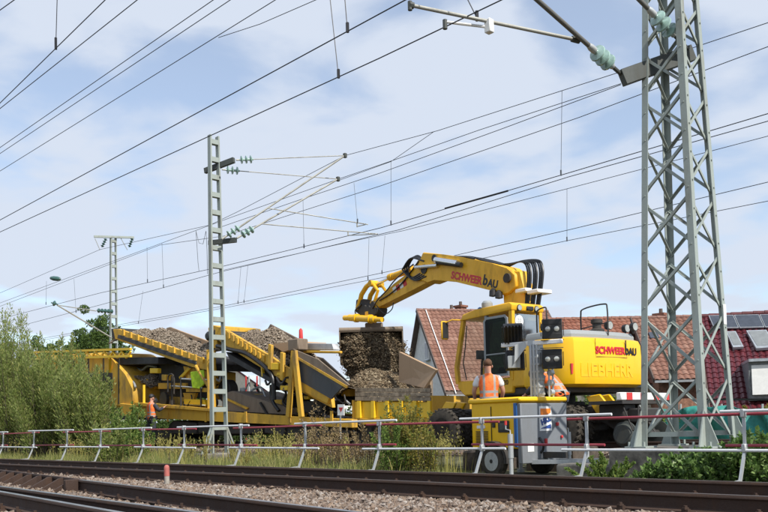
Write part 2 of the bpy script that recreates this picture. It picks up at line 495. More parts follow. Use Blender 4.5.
M['lime'] = plain('lime_green_cloth', (0.42, 0.62, 0.02), 0.75, vary=0.2)
M['tan_plate'] = paint('dusty_tan_plate', (0.40, 0.27, 0.165), dirt=(0.25, 0.18, 0.12), amount=0.5, rough=0.8)
M['rust_plate'] = paint('dusty_worn_steel', (0.20, 0.155, 0.115), dirt=(0.10, 0.07, 0.05), amount=0.6, rough=0.7)
M['ballast'] = varied('ballast_stone', [(0.075, 0.052, 0.040), (0.18, 0.14, 0.115), (0.21, 0.145, 0.10), (0.31, 0.275, 0.245), (0.14, 0.095, 0.07)], 0.9)
M['soil_stone'] = varied('spoil_stone', [(0.06, 0.042, 0.026), (0.135, 0.098, 0.06), (0.20, 0.15, 0.095), (0.09, 0.065, 0.04), (0.34, 0.28, 0.19)], 0.95)
M['wagon_gravel'] = varied('wagon_gravel_stone', [(0.15, 0.115, 0.085), (0.27, 0.225, 0.175), (0.21, 0.165, 0.125), (0.36, 0.31, 0.25)], 0.95)
M['soil'] = plain('dug_soil', (0.11, 0.085, 0.058), 0.95, vary=0.4, scale=12, bump=0.8)
M['ballast_bed'] = plain('ballast_bed', (0.12, 0.09, 0.07), 0.95, vary=0.45, scale=26, bump=1.0)
M['earth'] = plain('weedy_earth', (0.085, 0.085, 0.042), 0.95, vary=0.45, scale=1.6, bump=0.6)
M['tile_brown'] = varied('brown_roof_tile', [(0.15, 0.072, 0.052), (0.22, 0.112, 0.082), (0.185, 0.09, 0.064), (0.27, 0.155, 0.118)], 0.75, patch=0.35, patch_scale=0.35)
M['tile_orange'] = varied('orange_brown_roof_tile', [(0.175, 0.066, 0.042), (0.24, 0.095, 0.06), (0.205, 0.08, 0.052), (0.27, 0.13, 0.09)], 0.7, patch=0.3, patch_scale=0.35)
M['tile_wine'] = varied('glazed_wine_red_roof_tile', [(0.075, 0.014, 0.020), (0.105, 0.020, 0.026), (0.09, 0.017, 0.023)], 0.30, spec=0.5)
M['bark'] = plain('bark', (0.09, 0.07, 0.05), 0.9, vary=0.3, scale=12, bump=0.5)
M['leaf_willow'] = varied('grey_green_willow_leaf', [(0.17, 0.22, 0.055), (0.29, 0.35, 0.105), (0.23, 0.29, 0.08), (0.38, 0.43, 0.17), (0.47, 0.45, 0.15)], 0.6, 0.58)
M['leaf_green'] = varied('fresh_green_leaf', [(0.08, 0.14, 0.03), (0.13, 0.21, 0.05), (0.18, 0.26, 0.065), (0.26, 0.30, 0.07)], 0.6, 0.45)
M['leaf_bramble'] = varied('bramble_leaf', [(0.05, 0.10, 0.022), (0.10, 0.18, 0.045), (0.15, 0.25, 0.065), (0.24, 0.34, 0.12)], 0.45, 0.35, spec=0.4)
M['leaf_autumn'] = varied('yellow_brown_leaf', [(0.12, 0.15, 0.035), (0.22, 0.24, 0.06), (0.36, 0.28, 0.07), (0.19, 0.22, 0.055)], 0.6, 0.45)
M['leaf_tree'] = varied('tree_leaf', [(0.06, 0.10, 0.025), (0.09, 0.15, 0.035), (0.13, 0.19, 0.045)], 0.6, 0.35)
M['grass'] = varied('roadside_grass_blade', [(0.14, 0.18, 0.045), (0.21, 0.25, 0.07), (0.31, 0.32, 0.11), (0.44, 0.40, 0.17), (0.18, 0.23, 0.06)], 0.7, 0.45)
M['seed'] = varied('yellow_seed_stalk', [(0.26, 0.25, 0.07), (0.34, 0.31, 0.09), (0.40, 0.34, 0.13)], 0.8, 0.3)
M['dry'] = varied('dry_brown_weed', [(0.15, 0.10, 0.045), (0.28, 0.20, 0.10), (0.38, 0.29, 0.16), (0.21, 0.16, 0.065)], 0.85, 0.2)
M['tile_wall'] = plain('tile_hung_wall', (0.26, 0.13, 0.085), 0.8, vary=0.3, scale=9, bump=0.5)
M['sky_pane'] = plain('skylight_blind', (0.20, 0.215, 0.22), 0.25, vary=0.1, bump=0)
M['dormer_slate'] = plain('dormer_slate', (0.16, 0.17, 0.18), 0.6, vary=0.2)

# ------------------------------------------------------------------ ground, ballast, tracks
Y_NEAR, Y_FAR = 7.0, 8.44           # the two rails of the through track
Y_FENCE = 10.0
Y_WORK = 16.9                       # centre line of the track under repair
Z_WORK = 0.12                       # ground level beyond the barrier

def grid_sheet(name, xs, ys, zf, m, kind='structure'):
    V = np.array([(x, y, zf(x, y)) for y in ys for x in xs], float)
    nx = len(xs)
    i = np.array([(j * nx + k, j * nx + k + 1, (j + 1) * nx + k + 1, (j + 1) * nx + k) for j in range(len(ys) - 1) for k in range(nx - 1)])
    o = np_mesh(name, V, i, m, smooth=True)
    return tag(o, kind=kind)
_ys = [-900, -60, -8, 0, 9.0, 9.6, 10.2, 10.8, 11.4, 13, 15, 20, 24, 30, 60, 200, 900]
_zg = {9.0: -0.10, 9.6: -0.09, 10.2: -0.09, 10.8: -0.11, 11.4: -0.12, 13: -0.10}
ground = grid_sheet('ground', [-900, -300, -120, -60, -40, -30, -20, -10, 0, 10, 40, 200, 900], _ys,
                    lambda x, y: _zg.get(y, -0.10 if y < 10 else Z_WORK), M['earth'])
bed = MB()
bed.prism([(-170, 0.3, -0.09), (-170, 0.8, -0.015), (-170, 9.3, -0.015), (-170, 9.9, -0.12), (-170, 9.9, -0.3), (-170, 0.3, -0.3)], (230, 0, 0))
tag(bed.out('ballast_bed', M['ballast_bed']), kind='structure')
bed = MB()
bed.prism([(-170, 14.6, Z_WORK - .01), (-170, 15.1, Z_WORK + 0.06), (-170, 18.8, Z_WORK + 0.06), (-170, 19.4, Z_WORK - .01), (-170, 19.4, -0.3), (-170, 14.6, -0.3)], (230, 0, 0))
tag(bed.out('working_ballast_bed', M['ballast_bed']), kind='structure')

RAILP = [(-.070, 0), (.070, 0), (.070, .010), (.020, .022), (.009, .035), (.009, .118), (.022, .128), (.035, .134), (.035, .150), (.029, .158),
         (-.029, .158), (-.035, .150), (-.035, .134), (-.022, .128), (-.009, .118), (-.009, .035), (-.020, .022), (-.070, .010)]
def rail_between(a, b, z, parent, shiny, name='rail', h=0.16):
    a, b = Vector((a[0], a[1], 0)), Vector((b[0], b[1], 0))
    d = (b - a).normalized(); n = Vector((-d.y, d.x, 0))
    ring = lambda q: [q + n * u + Vector((0, 0, z + v * h / .158)) for u, v in RAILP]
    mb = MB(); L = (b - a).length; k = max(1, int(L / 15))
    for i in range(k):
        q0, q1 = a + d * (L * i / k + .003), a + d * (L * (i + 1) / k - .003)
        mb.loft([ring(q0), ring(q1)])
    o = mb.out(name, M['rail_side'], parent, True)
    mb = MB()
    zt = z + h
    mb.prism([a + n * -.029 + Vector((0, 0, zt + .0015)), a + n * .029 + Vector((0, 0, zt + .0015)), a + n * .029 + Vector((0, 0, zt + .004)), a + n * -.029 + Vector((0, 0, zt + .004))], b - a)
    mb.out('running_surface', M['rail_head'] if shiny else M['rail_dull'], o, True)
    return o
M['rail_dull'] = paint('dull_rail_head', (0.085, 0.065, 0.058), amount=0.4, rough=0.5, metal=0.3)

def sleepers(parent, xs, yc, z, L=2.6, group=None):
    me = MB().box((0, 0, -.08), (.25, L, .17), bev=.012).mesh('sleeper')
    rng = random.Random(3)
    for x in xs:
        link('sleeper', me, M['sleeper'], parent, (x, yc + rng.uniform(-.03, .03), z), (0, 0, rng.uniform(-.012, .012)))
def fastenings(parent, xs, ys, z):
    mb = MB()
    for x in xs:
        for y in ys:
            mb.box((x, y, z + .008), (.17, .32, .018))
            for s in (-1, 1):
                mb.box((x, y + s * .095, z + .035), (.06, .05, .035))
                mb.cyl((x, y + s * .100, z + .03), (x, y + s * .100, z + .082), .017, n=6)
                mb.cyl((x, y + s * .100, z + .05), (x, y + s * .100, z + .066), .03, n=6)
    o = mb.out('rail_fastenings', M['rail_side'], parent)
    o['kind'] = 'stuff'
    return o

track = thing('railway_track', 'through track with dull rusty rails in front of the tube barrier', 'railway track', kind='structure')
_xs = [-1.0 - .62 * i for i in range(96)]
rail_between((-170, Y_NEAR), (40, Y_NEAR), .02, track, False)
rail_between((-170, Y_FAR), (40, Y_FAR), .02, track, False)
sleepers(track, _xs, (Y_NEAR + Y_FAR) / 2, .0)
fastenings(track, _xs, (Y_NEAR, Y_FAR), .002)

# crossing with shiny rails that run towards the camera
turn = thing('railway_turnout', 'turnout rails with bright polished heads in the foreground', 'railway turnout', kind='structure')
def rail_px(pa, pb, xa, xb, z, shiny=True, name='rail'):
    """rail through two (pixel column, distance) points, drawn from world x = xa to xb"""
    a, b = G(pa[0], pa[1], .18), G(pb[0], pb[1], .18)
    f = lambda x: a.y + (b.y - a.y) * (x - a.x) / (b.x - a.x)
    rail_between((xa, f(xa)), (xb, f(xb)), z, turn, shiny, name)
    return f
_bx0 = G(97, 5.40, .18).x
fB = rail_px((0, 5.73), (365, 4.33), _bx0, 6.0, .02)
fA = rail_px((0, 3.97), (205, 3.62), -26, 6.0, .02)
fC = rail_px((0, 3.62), (118, 3.26), -14.5, 6.0, .02)
_xs = [-0.4 - .62 * i for i in range(46)]
me_s = MB().box((0, 0, -.08), (.25, 3.6, .17), bev=.012).mesh('sleeper')
for _x in _xs:
    link('sleeper', me_s, M['sleeper'], turn, (_x, 4.0, -.004), (0, 0, random.uniform(-.015, .03)))
fastenings(turn, _xs, (), 0).name = 'slide_plates'
for _f in (fB, fA, fC):
    for _x in _xs: pass
_mb = MB()
for _x in _xs:
    for _f in (fB, fA, fC):
        _mb.box((_x, _f(_x), .007), (.17, .34, .018))
        for _s in (-1, 1):
            _mb.box((_x, _f(_x) + _s * .095, .034), (.06, .05, .035))
            _mb.cyl((_x, _f(_x) + _s * .10, .03), (_x, _f(_x) + _s * .10, .08), .017, n=6)
_o = _mb.out('rail_fastenings', M['rail_side'], turn); _o['kind'] = 'stuff'
# check rail on ribbed chairs, left of the rail end
ck = thing('check_rail', 'dark rusty check rail carried on a comb of ribbed chairs beside the turnout', 'check rail', (_bx0 - 3, fB(_bx0 - 3), 0))
mb = MB()
_a, _b = Vector((_bx0 - 14, fB(_bx0 - 14), .0)), Vector((_bx0 - .12, fB(_bx0 - .12), .0))
mb.bar(_a + Vector((0, 0, .175)), _b + Vector((0, 0, .175)), .07, .03)
mb.bar(_a + Vector((0, .02, .10)), _b + Vector((0, .02, .10)), .02, .14)
mb.out('guard_bar', M['rail_side'], ck, True)
for i in range(20):
    x = _bx0 - .16 - i * .56
    y = fB(x)
    m2 = MB()
    m2.prism([(x, y - .03, .188), (x, y - .10, .178), (x, y - .40, .02), (x, y - .40, -.02), (x, y - .03, -.02)], (.045, 0, 0))
    m2.box((x + .02, y - .22, -.005), (.2, .46, .02))
    m2.out('chair', M['rail_side'], ck, True)
m2 = MB(); m2.box((_bx0 - .04, fB(_bx0) - .06, .10), (.09, .30, .18), bev=.01)
m2.out('end_block', M['rail_side'], ck, True)

# loose ballast, laid where the through track and the turnout leave it open
def scatter(x0, x1, y0, y1, n, smin, smax, z=0.0, margin=50):
    X = RNG.uniform(x0, x1, n); Y = RNG.uniform(y0, y1, n)
    S = RNG.uniform(smin, smax, n)
    Z = z + RNG.normal(0, .012, n) + .018 * np.sin(X * 1.7 + Y) * np.cos(Y * 2.1)
    D = np.stack([X, Y, Z], 1) - np.array(CPOS)
    w = D @ np.array(CF); u = 384 + F_PX * (D @ np.array(CR)) / np.maximum(w, .01); v = PP_Y - F_PX * (D @ np.array(CU)) / np.maximum(w, .01)
    k = (w > 1) & (u > -margin) & (u < 768 + margin) & (v < 512 + margin)
    return np.stack([X, Y, Z], 1)[k], S[k]
C1, S1 = scatter(-26, 0, 4.2, 6.86, 70000, .022, .046)
_keep = np.array([abs(c[1] - fB(c[0])) > .10 or c[0] < _bx0 for c in C1]); C1, S1 = C1[_keep], S1[_keep]
C2, S2 = scatter(-30, 1, 7.10, 8.34, 24000, .022, .044, -.012)
C3, S3 = scatter(-60, -24, 4.4, 6.86, 16000, .03, .05)
C4, S4 = scatter(-14, -3, 2.6, 4.2, 14000, .022, .044, -.015)
C5, S5 = scatter(-40, 2, 8.55, 9.6, 9000, .025, .045, -.02)
_o = stones('ballast_stones', np.concatenate([C1, C2, C3, C4, C5]), np.concatenate([S1, S2, S3, S4, S5]), M['ballast'])
tag(_o, 'loose grey brown ballast stones between the rails', 'ballast', kind='stuff')
C6, S6 = scatter(-32, 4, 14.6, 19.2, 26000, .03, .05, Z_WORK + .05)
_o = stones('working_ballast_stones', C6, S6, M['ballast'])
tag(_o, 'pale ballast stones under the yellow machines', 'ballast', kind='stuff')

wtrack = thing('working_railway_track', 'track under repair carrying the yellow machines', 'railway track', kind='structure')
for _y in (Y_WORK - .72, Y_WORK + .72):
    rail_between((-150, _y), (40, _y), Z_WORK + .07, wtrack, False)
_xs = [4 - .65 * i for i in range(70)]
sleepers(wtrack, _xs, Y_WORK, Z_WORK + .06)

# small marker stub in the ballast
_q = G(167, 6.62, -.02)
mk = thing('marker_stub', 'short white stub with a red cap standing in the ballast', 'marker post', _q)
_h = P(167, 465, 6.62).z - _q.z
MB().lathe((0, 0, -.03), (0, 0, 1), [(0, .040), (.03 + _h * .48, .040)]).out('stub_body', plain('stub_white', (0.34, 0.31, 0.27), .8, vary=.2), mk)
MB().lathe((0, 0, _h * .48 + .002), (0, 0, 1), [(0, .0425), (_h * .36, .0425), (_h * .46, .036), (_h * .51, .018), (_h * .52, .001)]).out('stub_cap', plain('stub_red', (0.42, 0.12, 0.10), .7, vary=.2), mk)

# ------------------------------------------------------------------ tube barrier along the through track
barrier = thing('safety_barrier', 'tube barrier of alternating white and dark red bars on bent galvanised posts', 'barrier', (-12, Y_FENCE, 0))
POST_PX = [3, 34, 67, 101, 144, 185, 242, 305, 380, 483, 587, 745]
post_x = [G(p, Y_FENCE, .5).x for p in POST_PX]
post_x = [post_x[0] - 2.2 * k for k in (4, 3, 2, 1)] + post_x + [post_x[-1] + 2.1, post_x[-1] + 4.2]
pm = MB()
pm.bar((0, 0, .92), (0, 0, .44), .032, .032)
pm.bar((0, 0, .45), (0, -.17, .085), .032, .032, up=(1, 0, 0))
pm.bar((0, -.16, .08), (0, -1.48, .022), .034, .034)
pm.box((0, -1.42, .02), (.09, .12, .03))
post_me = pm.mesh('post')
clamp_me = MB().box((0, 0, 0), (.05, .085, .10), bev=.008).mesh('clamp')
for i, x in enumerate(post_x):
    lean = random.uniform(-.015, .015)
    dz = random.uniform(-.012, .012)
    _p = link('post', post_me, M['galv'], barrier, (x + 12, random.uniform(-.02, .02), dz), (0, 0, random.uniform(-.05, .05)))
    for z in (.87, .46):
        link('clamp', clamp_me, M['galv'], _p, (0, -.005, z))
for i in range(len(post_x) - 1):
    xa, xb = post_x[i], post_x[i + 1]
    white_top = (i - 4) % 2 == 1      # bay 305-380 carries its white bar on top
    for z, white in ((.87, white_top), (.46, not white_top)):
        dz = (.030 if z > .6 else -.025) if white else (-.020 if z > .6 else .030)
        y = -.034 if white else .034
        e0, e1 = random.uniform(.22, .42), random.uniform(.25, .5)
        z0, z1 = z + dz + random.uniform(-.012, .012), z + dz + random.uniform(-.012, .012)
        m2 = MB()
        m2.cyl((xa + 12 - e0, y, z0), (xb + 12 + e1, y, z1), .0185, n=10)
        m2.out('barrier_bar', M['tube_white'] if white else M['tube_red'], barrier)

# ------------------------------------------------------------------ masts and overhead line
def insulator(mb, a, b, n=3, r=.11):
    """a string of sheds between a and b"""
    a, b = Vector(a), Vector(b); d = (b - a); L = d.length; d.normalize()
    prof = [(0, .03), (.02, .03)]
    for k in range(n):
        t = L * (k + .5) / n; w = L / n
        prof += [(t - w * .30, .035), (t - w * .12, r), (t + w * .05, r * .95), (t + w * .2, .05), (t + w * .28, .035)]
    prof += [(L - .02, .03), (L, .03)]
    mb.lathe(a, d, prof, 14)

# lattice tower beside the trailer
TW_Y = 12.0
tb = G(690, TW_Y, .0)
tower = thing('lattice_tower', 'tall tapering four legged green grey lattice mast on a concrete plinth', 'lattice mast', (tb.x, tb.y, 0))
TH, Z0 = 11.2, .40
def half(z): return .50 - (.50 - .262) * (z - Z0) / (8.6 - Z0)
def corner(sx, sy, z): return Vector((sx * half(z), sy * half(z), z))
for sx in (-1, 1):
    for sy in (-1, 1):
        MB().angle(corner(sx, sy, Z0), corner(sx, sy, TH), .098, .014, (-sx, 0, 0), (0, -sy, 0)).out('leg', M['mast_paint'], tower)
        m2 = MB()
        m2.prism([corner(sx, sy, Z0) + Vector((sx * .006, 0, .02)), corner(sx, sy, Z0) + Vector((sx * .006, sy * .20, .02)), corner(sx, sy, Z0 + .55) + Vector((sx * .006, 0, 0))], (-sx * .02, 0, 0))
        m2.prism([corner(sx, sy, Z0) + Vector((0, sy * .006, .02)), corner(sx, sy, Z0) + Vector((sx * .20, sy * .006, .02)), corner(sx, sy, Z0 + .55) + Vector((0, sy * .006, 0))], (0, -sy * .02, 0))
        m2.box(corner(sx, sy, Z0) + Vector((0, 0, .012)), (.34, .34, .024))
        for bx in (-.12, .12):
            m2.cyl(corner(sx, sy, Z0) + Vector((bx, sy * .12, 0)), corner(sx, sy, Z0) + Vector((bx, sy * .12, .09)), .02, n=6)
        m2.out('foot_gusset', M['mast_paint'], tower)
_steps = [Z0 + .12]
while _steps[-1] < TH - .6:
    _steps.append(_steps[-1] + 1.85 * half(_steps[-1]) + .07)
for k in range(len(_steps) - 1):
    z0, z1 = _steps[k], _steps[k + 1] - .09
    for axis in (0, 1):
        for s in (-1, 1):
            for fl in (0, 1):
                if axis == 0:      # faces at constant y = s
                    a, b = corner(-1, s, z0), corner(1, s, z1)
                    if fl: a, b = corner(1, s, z0), corner(-1, s, z1)
                    off = Vector((0, -s * (.022 + .018 * fl), 0)); nrm = Vector((0, -s, 0))
                else:
                    a, b = corner(s, -1, z0), corner(s, 1, z1)
                    if fl: a, b = corner(s, 1, z0), corner(s, -1, z1)
                    off = Vector((-s * (.022 + .018 * fl), 0, 0)); nrm = Vector((-s, 0, 0))
                d = (b - a).normalized(); side = d.cross(nrm)
                MB().angle(a + off + d * .05, b + off - d * .05, .041, .009, side, nrm).out('brace', M['mast_paint'], tower)
for z in (Z0 + .16,):
    for s in (-1, 1):
        MB().angle(corner(-1, s, z) + Vector((.0, -s * .05, 0)), corner(1, s, z) + Vector((0, -s * .05, 0)), .07, .01, (0, -s, 0), (0, 0, 1)).out('tie_bar', M['mast_paint'], tower)
m2 = MB()
for sx, sy in ((-1, -1), (1, -1), (1, 1)):
    for z in np.arange(.8, 10.8, .42):
        c = corner(sx, sy, z)
        m2.cyl(c + Vector((-sx * .05, -sy * .0, 0)), c + Vector((-sx * .05, sy * .012, 0)), .014, n=6)
        m2.cyl(c + Vector((0, -sy * .05, .1)), c + Vector((sx * .012, -sy * .05, .1)), .014, n=6)
_o = m2.out('bolts', M['mast_paint'], tower); _o['kind'] = 'stuff'
m2 = MB(); _c = corner(1, 1, 2.35); m2.box(_c + Vector((.008, -.05, 0)), (.006, .09, .30)); m2.out('number_plate', M['white'], tower)
m2 = MB(); _c = corner(-1, -1, 2.75); m2.box(_c + Vector((-.008, .06, 0)), (.006, .08, .10)); m2.out('yellow_tag', M['bright_yellow'], tower)
# plinth
_w = tb + Vector((0, 0, 0))
pl = MB(); pl.box((_w.x, _w.y, .09), (1.75, 1.6, .62), bev=.03); pl.box((_w.x - .75, _w.y - .1, -.06), (2.2, 1.3, .42), bev=.03)
pl.out('plinth', M['concrete'], tower, True)
# crossarm and the cantilevers that carry the wires of the through track
def TWp(px, py, Y): return P(px, py, Y) - Vector((tb.x, tb.y, 0))
ca, cb2 = TWp(622, 78, 11.35), TWp(692, 53, 12.45)
MB().bar(ca, cb2, .12, .24, bev=.006).out('crossarm', M['dark_steel'], tower)
_o = None
def cantilever(pts, Ys, ins, name, label, r=.034, base=None):
    q = [P(x, y, Y) for (x, y), Y in zip(pts, Ys)]
    t = thing(name, label, 'cantilever arm', q[0])
    i0, i1 = ins
    a, b = q[0], q[-1]; d = b - a
    MB().cyl(a, a + d * i0, .03, n=8).out('end_fitting', M['dark_steel'], t, True)
    m3 = MB(); insulator(m3, a + d * i0, a + d * i1, 3, .125); m3.out('insulator', M['insulator'], t, True)
    m3 = MB(); m3.cyl(a + d * (i1 - .002), b, r, n=10); m3.out('arm_tube', M['arm_dark'], t, True)
    m3 = MB(); m3.lathe(a + d * i1, d, [(0, .05), (.10, .05), (.16, .036)], 10); m3.out('socket', M['galv'], t, True)
    m3 = MB(); m3.lathe(a + d * (i0 - .03), d, [(0, .045), (.08, .045)], 10); m3.out('socket', M['galv'], t, True)
    return t
M['arm_dark'] = paint('dark_cantilever_tube', (0.12, 0.12, 0.115), amount=0.4, rough=0.5)
cantilever([(621, 74), (524, -12)], (11.35, 9.0), (.13, .30), 'cantilever_arm', 'steep dark cantilever arm leaving the outer end of the tower crossarm')
cantilever([(688, 49), (618, -22)], (12.2, 10.6), (.24, .50), 'cantilever_arm', 'steep dark cantilever arm with insulator in front of the lattice tower')
# steady arm below the first cantilever, over the through track
a, b = P(578, 40, 10.32), P(410, 5, 8.0)
sa = thing('registration_arm', 'straight galvanised registration arm hanging over the through track', 'registration arm', a)
MB().cyl(a, b, .026, n=10).out('arm_tube', M['arm_tube'], sa, True)
m3 = MB(); d = (b - a).normalized()
m3.lathe(a - d * .02, d, [(0, .05), (.12, .045)], 8); m3.out('end_cap', M['dark_steel'], sa, True); m3 = MB(); m3.lathe(b - d * .05, d, [(0, .045), (.06, .045)], 8); m3.cyl(b + Vector((0, 0, -.07)), b + Vector((0, 0, .05)), .03, n=8)
m3.out('end_cap', M['dark_steel'], sa, True)
_j = P(489, 21.5, 9.05)
m3 = MB(); m3.bar(_j + Vector((0, 0, .03)), _j + Vector((0, 0, -.16)), .10, .10, bev=.01); m3.out('drop_bracket', M['white'], sa, True)
m3 = MB(); m3.cyl(_j + Vector((0, 0, -.08)), P(447, 22, 8.7), .020, n=8); m3.out('steady_arm', M['white'], sa, True)
m3 = MB(); _k = P(445, 24, 8.68); m3.cyl(_k + Vector((0, 0, .06)), _k + Vector((0, 0, -.07)), .032, n=8); m3.out('contact_clamp', M['dark_steel'], sa, True)

# flat mast with rungs, in front of the conveyor wagon
MY = 13.9
mb0 = G(219.5, MY, Z_WORK)
def flat_mast(name, label, base, H, wb, wt, lean, rungs, group=None, mat='mast_paint', depth=.16, ax=(0, 1, 0)):
    t = thing(name, label, 'mast', base)
    ax = Vector(ax).normalized()
    up = Vector((lean[0], lean[1], 1))
    perp = Vector((0, 0, 1)).cross(ax)
    P0 = lambda s, z: ax * (s * (wb + (wt - wb) * z / H) / 2) + up * z
    for s in (-1, 1):
        a, b = P0(s, -.15), P0(s, H)
        fl = .048
        m3 = MB()
        r = lambda q: [q + ax * (s * fl / 2) * k1 + perp * (depth / 2) * k2 for k1, k2 in ((-1, -1), (1, -1), (1, 1), (-1, 1))]
        m3.loft([r(a), r(b)])
        m3.out('chord', M[mat], t)
    for k in range(rungs):
        z = .75 + (H - .95) * k / (rungs - 1)
        a, b = P0(-1, z), P0(1, z)
        d = (b - a).normalized()
        MB().bar(a + d * .02, b - d * .02, depth * .94, .14).out('rung', M[mat], t)
    return t, P0
Hm = P(213, 136, MY).z - Z_WORK
lean = ((P(213.5, 136, MY).x - mb0.x) / Hm, 0)
mast, mP = flat_mast('overhead_line_mast', 'slim pale ladder type mast standing in front of the conveyor wagon', mb0, Hm, .50, .27, lean, 17)
for s in (-1, 1):
    for t2 in (-1, 1):
        MB().bar((t2 * .06, s * .24, .75), (t2 * .10, s * .55, -.06), .05, .05).out('foot_brace', M['mast_paint'], mast)
MB().box((0, 0, -.16), (.8, 1.3, .34), bev=.03).out('foundation', M['concrete'], mast)
m3 = MB(); m3.bar(P(205, 171, MY) , P(234, 160, MY + .35), .10, .16); m3.out('upper_bracket', M['dark_steel'], mast, True)
m3 = MB(); m3.bar(P(209, 243, MY), P(236, 240, MY + .35), .10, .14); m3.out('lower_bracket', M['dark_steel'], mast, True)

def arm_set(name, label, root_a, root_b, tip, ins_mat='insulator', group=None):
    """top tie from root_a and strut from root_b, meeting at tip (each a (px, py, Y))"""
    A_, B_, T_ = P(*root_a), P(*root_b), P(*tip)
    t = thing(name, label, 'cantilever arm', A_, group=group)
    d = T_ - A_
    i0, i1 = .03, .20
    m4 = MB(); insulator(m4, A_ + d * i0, A_ + d * (i0 + (.42 / d.length)), 3, .12); m4.out('insulator', M[ins_mat], t, True)
    m4 = MB(); m4.cyl(A_, A_ + d * i0, .025, n=8); m4.cyl(A_ + d * (i0 + .42 / d.length), T_, .014, n=8); m4.out('tie_rod', M['arm_tube'], t, True)
    d = T_ - B_
    m4 = MB(); insulator(m4, B_ + d * .04, B_ + d * (.04 + .46 / d.length), 3, .12); m4.out('insulator', M[ins_mat], t, True)
    m4 = MB(); m4.cyl(B_, B_ + d * .04, .03, n=8); m4.cyl(B_ + d * (.04 + .46 / d.length), T_, .027, n=10); m4.out('strut_tube', M['arm_tube'], t, True)
    m4 = MB(); m4.box(T_, (.10, .10, .14), bev=.01); m4.out('tip_clamp', M['dark_steel'], t, True)
    return t, B_, T_
AT = 17.4
arm1, b1, t1 = arm_set('cantilever_arm', 'upper pale cantilever arm with a level tie on the slim mast', (236, 160, MY + .35), (222, 239, MY), (345, 155.5, AT))
arm2, b2, t2 = arm_set('cantilever_arm', 'lower pale cantilever arm with a drooping tie on the slim mast', (222, 169.5, MY + .1), (237, 238, MY + .35), (338, 179, AT + .05))
for arm, b_, t_, pa, pb, pc in ((arm1, b1, t1, (266, 221), (368, 224.5), (357, 222)), (arm2, b2, t2, (260, 224), (378, 234), (348, 231))):
    f = (pa[0] - proj(b_)[0]) / (proj(t_)[0] - proj(b_)[0])
    j = b_ + (t_ - b_) * f
    e = P(pb[0], pb[1], AT + .5)
    m4 = MB(); m4.cyl(j, e, .016, n=8); m4.out('registration_tube', M['arm_tube'], arm, True)
    m4 = MB(); c = P(pc[0], pc[1], AT + .2); m4.cyl(c, c + Vector((0, 0, -.16)), .02, n=6); m4.cyl(c + Vector((0, 0, -.14)), e + Vector((.1, -.2, -.05)), .014, n=6); m4.out('steady_arm', M['arm_tube'], arm, True)

# far T shaped mast and the neighbour whose arms show above the shrubs
FY = 19.6
fb = G(114, FY, Z_WORK)
FH = P(113.5, 237, FY).z - Z_WORK
fm, fP = flat_mast('overhead_line_mast', 'distant slim mast with a wide T crossbar and V strings', fb, FH, .42, .25, ((P(113.2, 237, FY).x - fb.x) / FH, 0), 16)
m3 = MB(); m3.bar(P(94, 236.5, FY - .9), P(134, 237.5, FY + .9), .10, .10); m3.out('crossbar', M['mast_paint'], fm, True)
for (x0, x1) in ((95, 100), (106, 100.5), (121, 127.5), (132.5, 128)):
    Yq = FY - .9 + 1.8 * (x0 - 94) / 40
    a, b = P(x0, 238.5, Yq), P(x1, 250, FY - .9 + 1.8 * (x1 - 94) / 40)
    m3 = MB()
    if x0 in (106, 132.5):
        insulator(m3, a, a + (b - a) * .75, 4, .09); m3.out('insulator', M['insulator_dark'], fm, True)
    else:
        m3.cyl(a, b, .02, n=6); m3.out('hanger', M['galv'], fm, True)
fa = thing('cantilever_arm', 'distant pale cantilever arm slanting down behind the left shrubs', 'cantilever arm', P(114, 335, FY))
m3 = MB(); m3.cyl(P(117, 341, FY - .1), P(57, 305, FY - 3.2), .035, n=8); m3.out('strut_tube', M['arm_tube'], fa, True)
m3 = MB(); m3.cyl(P(96, 311, FY - 1.0), P(57, 305, FY - 3.2), .022, n=8); m3.out('tie_rod', M['arm_tube'], fa, True)
m3 = MB(); insulator(m3, P(113, 311.5, FY - .05), P(97, 310.5, FY - 1.0), 5, .11); m3.out('insulator', M['insulator_dark'], fa, True)
m3 = MB(); insulator(m3, P(51, 302.5, FY - 3.5), P(58, 304.5, FY - 3.2), 1, .13); m3.out('insulator', M['insulator_dark'], fa, True)
fa2 = tag(MB().lathe(P(50, 278, FY - 3.4), P(57.5, 278.8, FY - 3.2) - P(50, 278, FY - 3.4), [(0, .03), (.05, .07), (.2, .11), (.42, .11), (.55, .07), (.60, .03)], 12).out('line_insulator', M['insulator_dark']), 'dark bulb insulator hung in a distant wire', 'insulator')

# ------------------------------------------------------------------ wires
def wire(label, pts, Y, r, ext=(0, 0), m='wire', name='overhead_wire', sag=0.0):
    q = [P(x, y, Y if not isinstance(Y, (list, tuple)) else Y[i]) for i, (x, y) in enumerate(pts)]
    if ext[0]: q.insert(0, q[0] + (q[0] - q[1]).normalized() * ext[0])
    if ext[1]: q.append(q[-1] + (q[-1] - q[-2]).normalized() * ext[1])
    o = MB().tube(q, r, 5).out(name, M[m])
    return tag(o, label, 'wire', 'overhead line wires')
def dropper(label, a, b, Y, r=.006, clamp=True, m='wire'):
    A_, B_ = P(a[0], a[1], Y), P(b[0], b[1], Y)
    t = thing('dropper_wire', label, 'dropper', B_, group='droppers of the overhead line')
    MB().cyl(A_, B_, r, n=5).out('dropper_line', M[m], t, True)
    if clamp:
        MB().cyl(B_ + Vector((0, 0, .10)), B_ + Vector((0, 0, -.04)), r * 3.2, n=6).out('clamp', M[m], t, True)
    return t
near_r = .0090
wire('black contact wire held by the registration arm over the through track', [(501, 0), (380, 57.8), (0, 232)], [8.75, 8.7, 8.4], near_r, (8, 60))
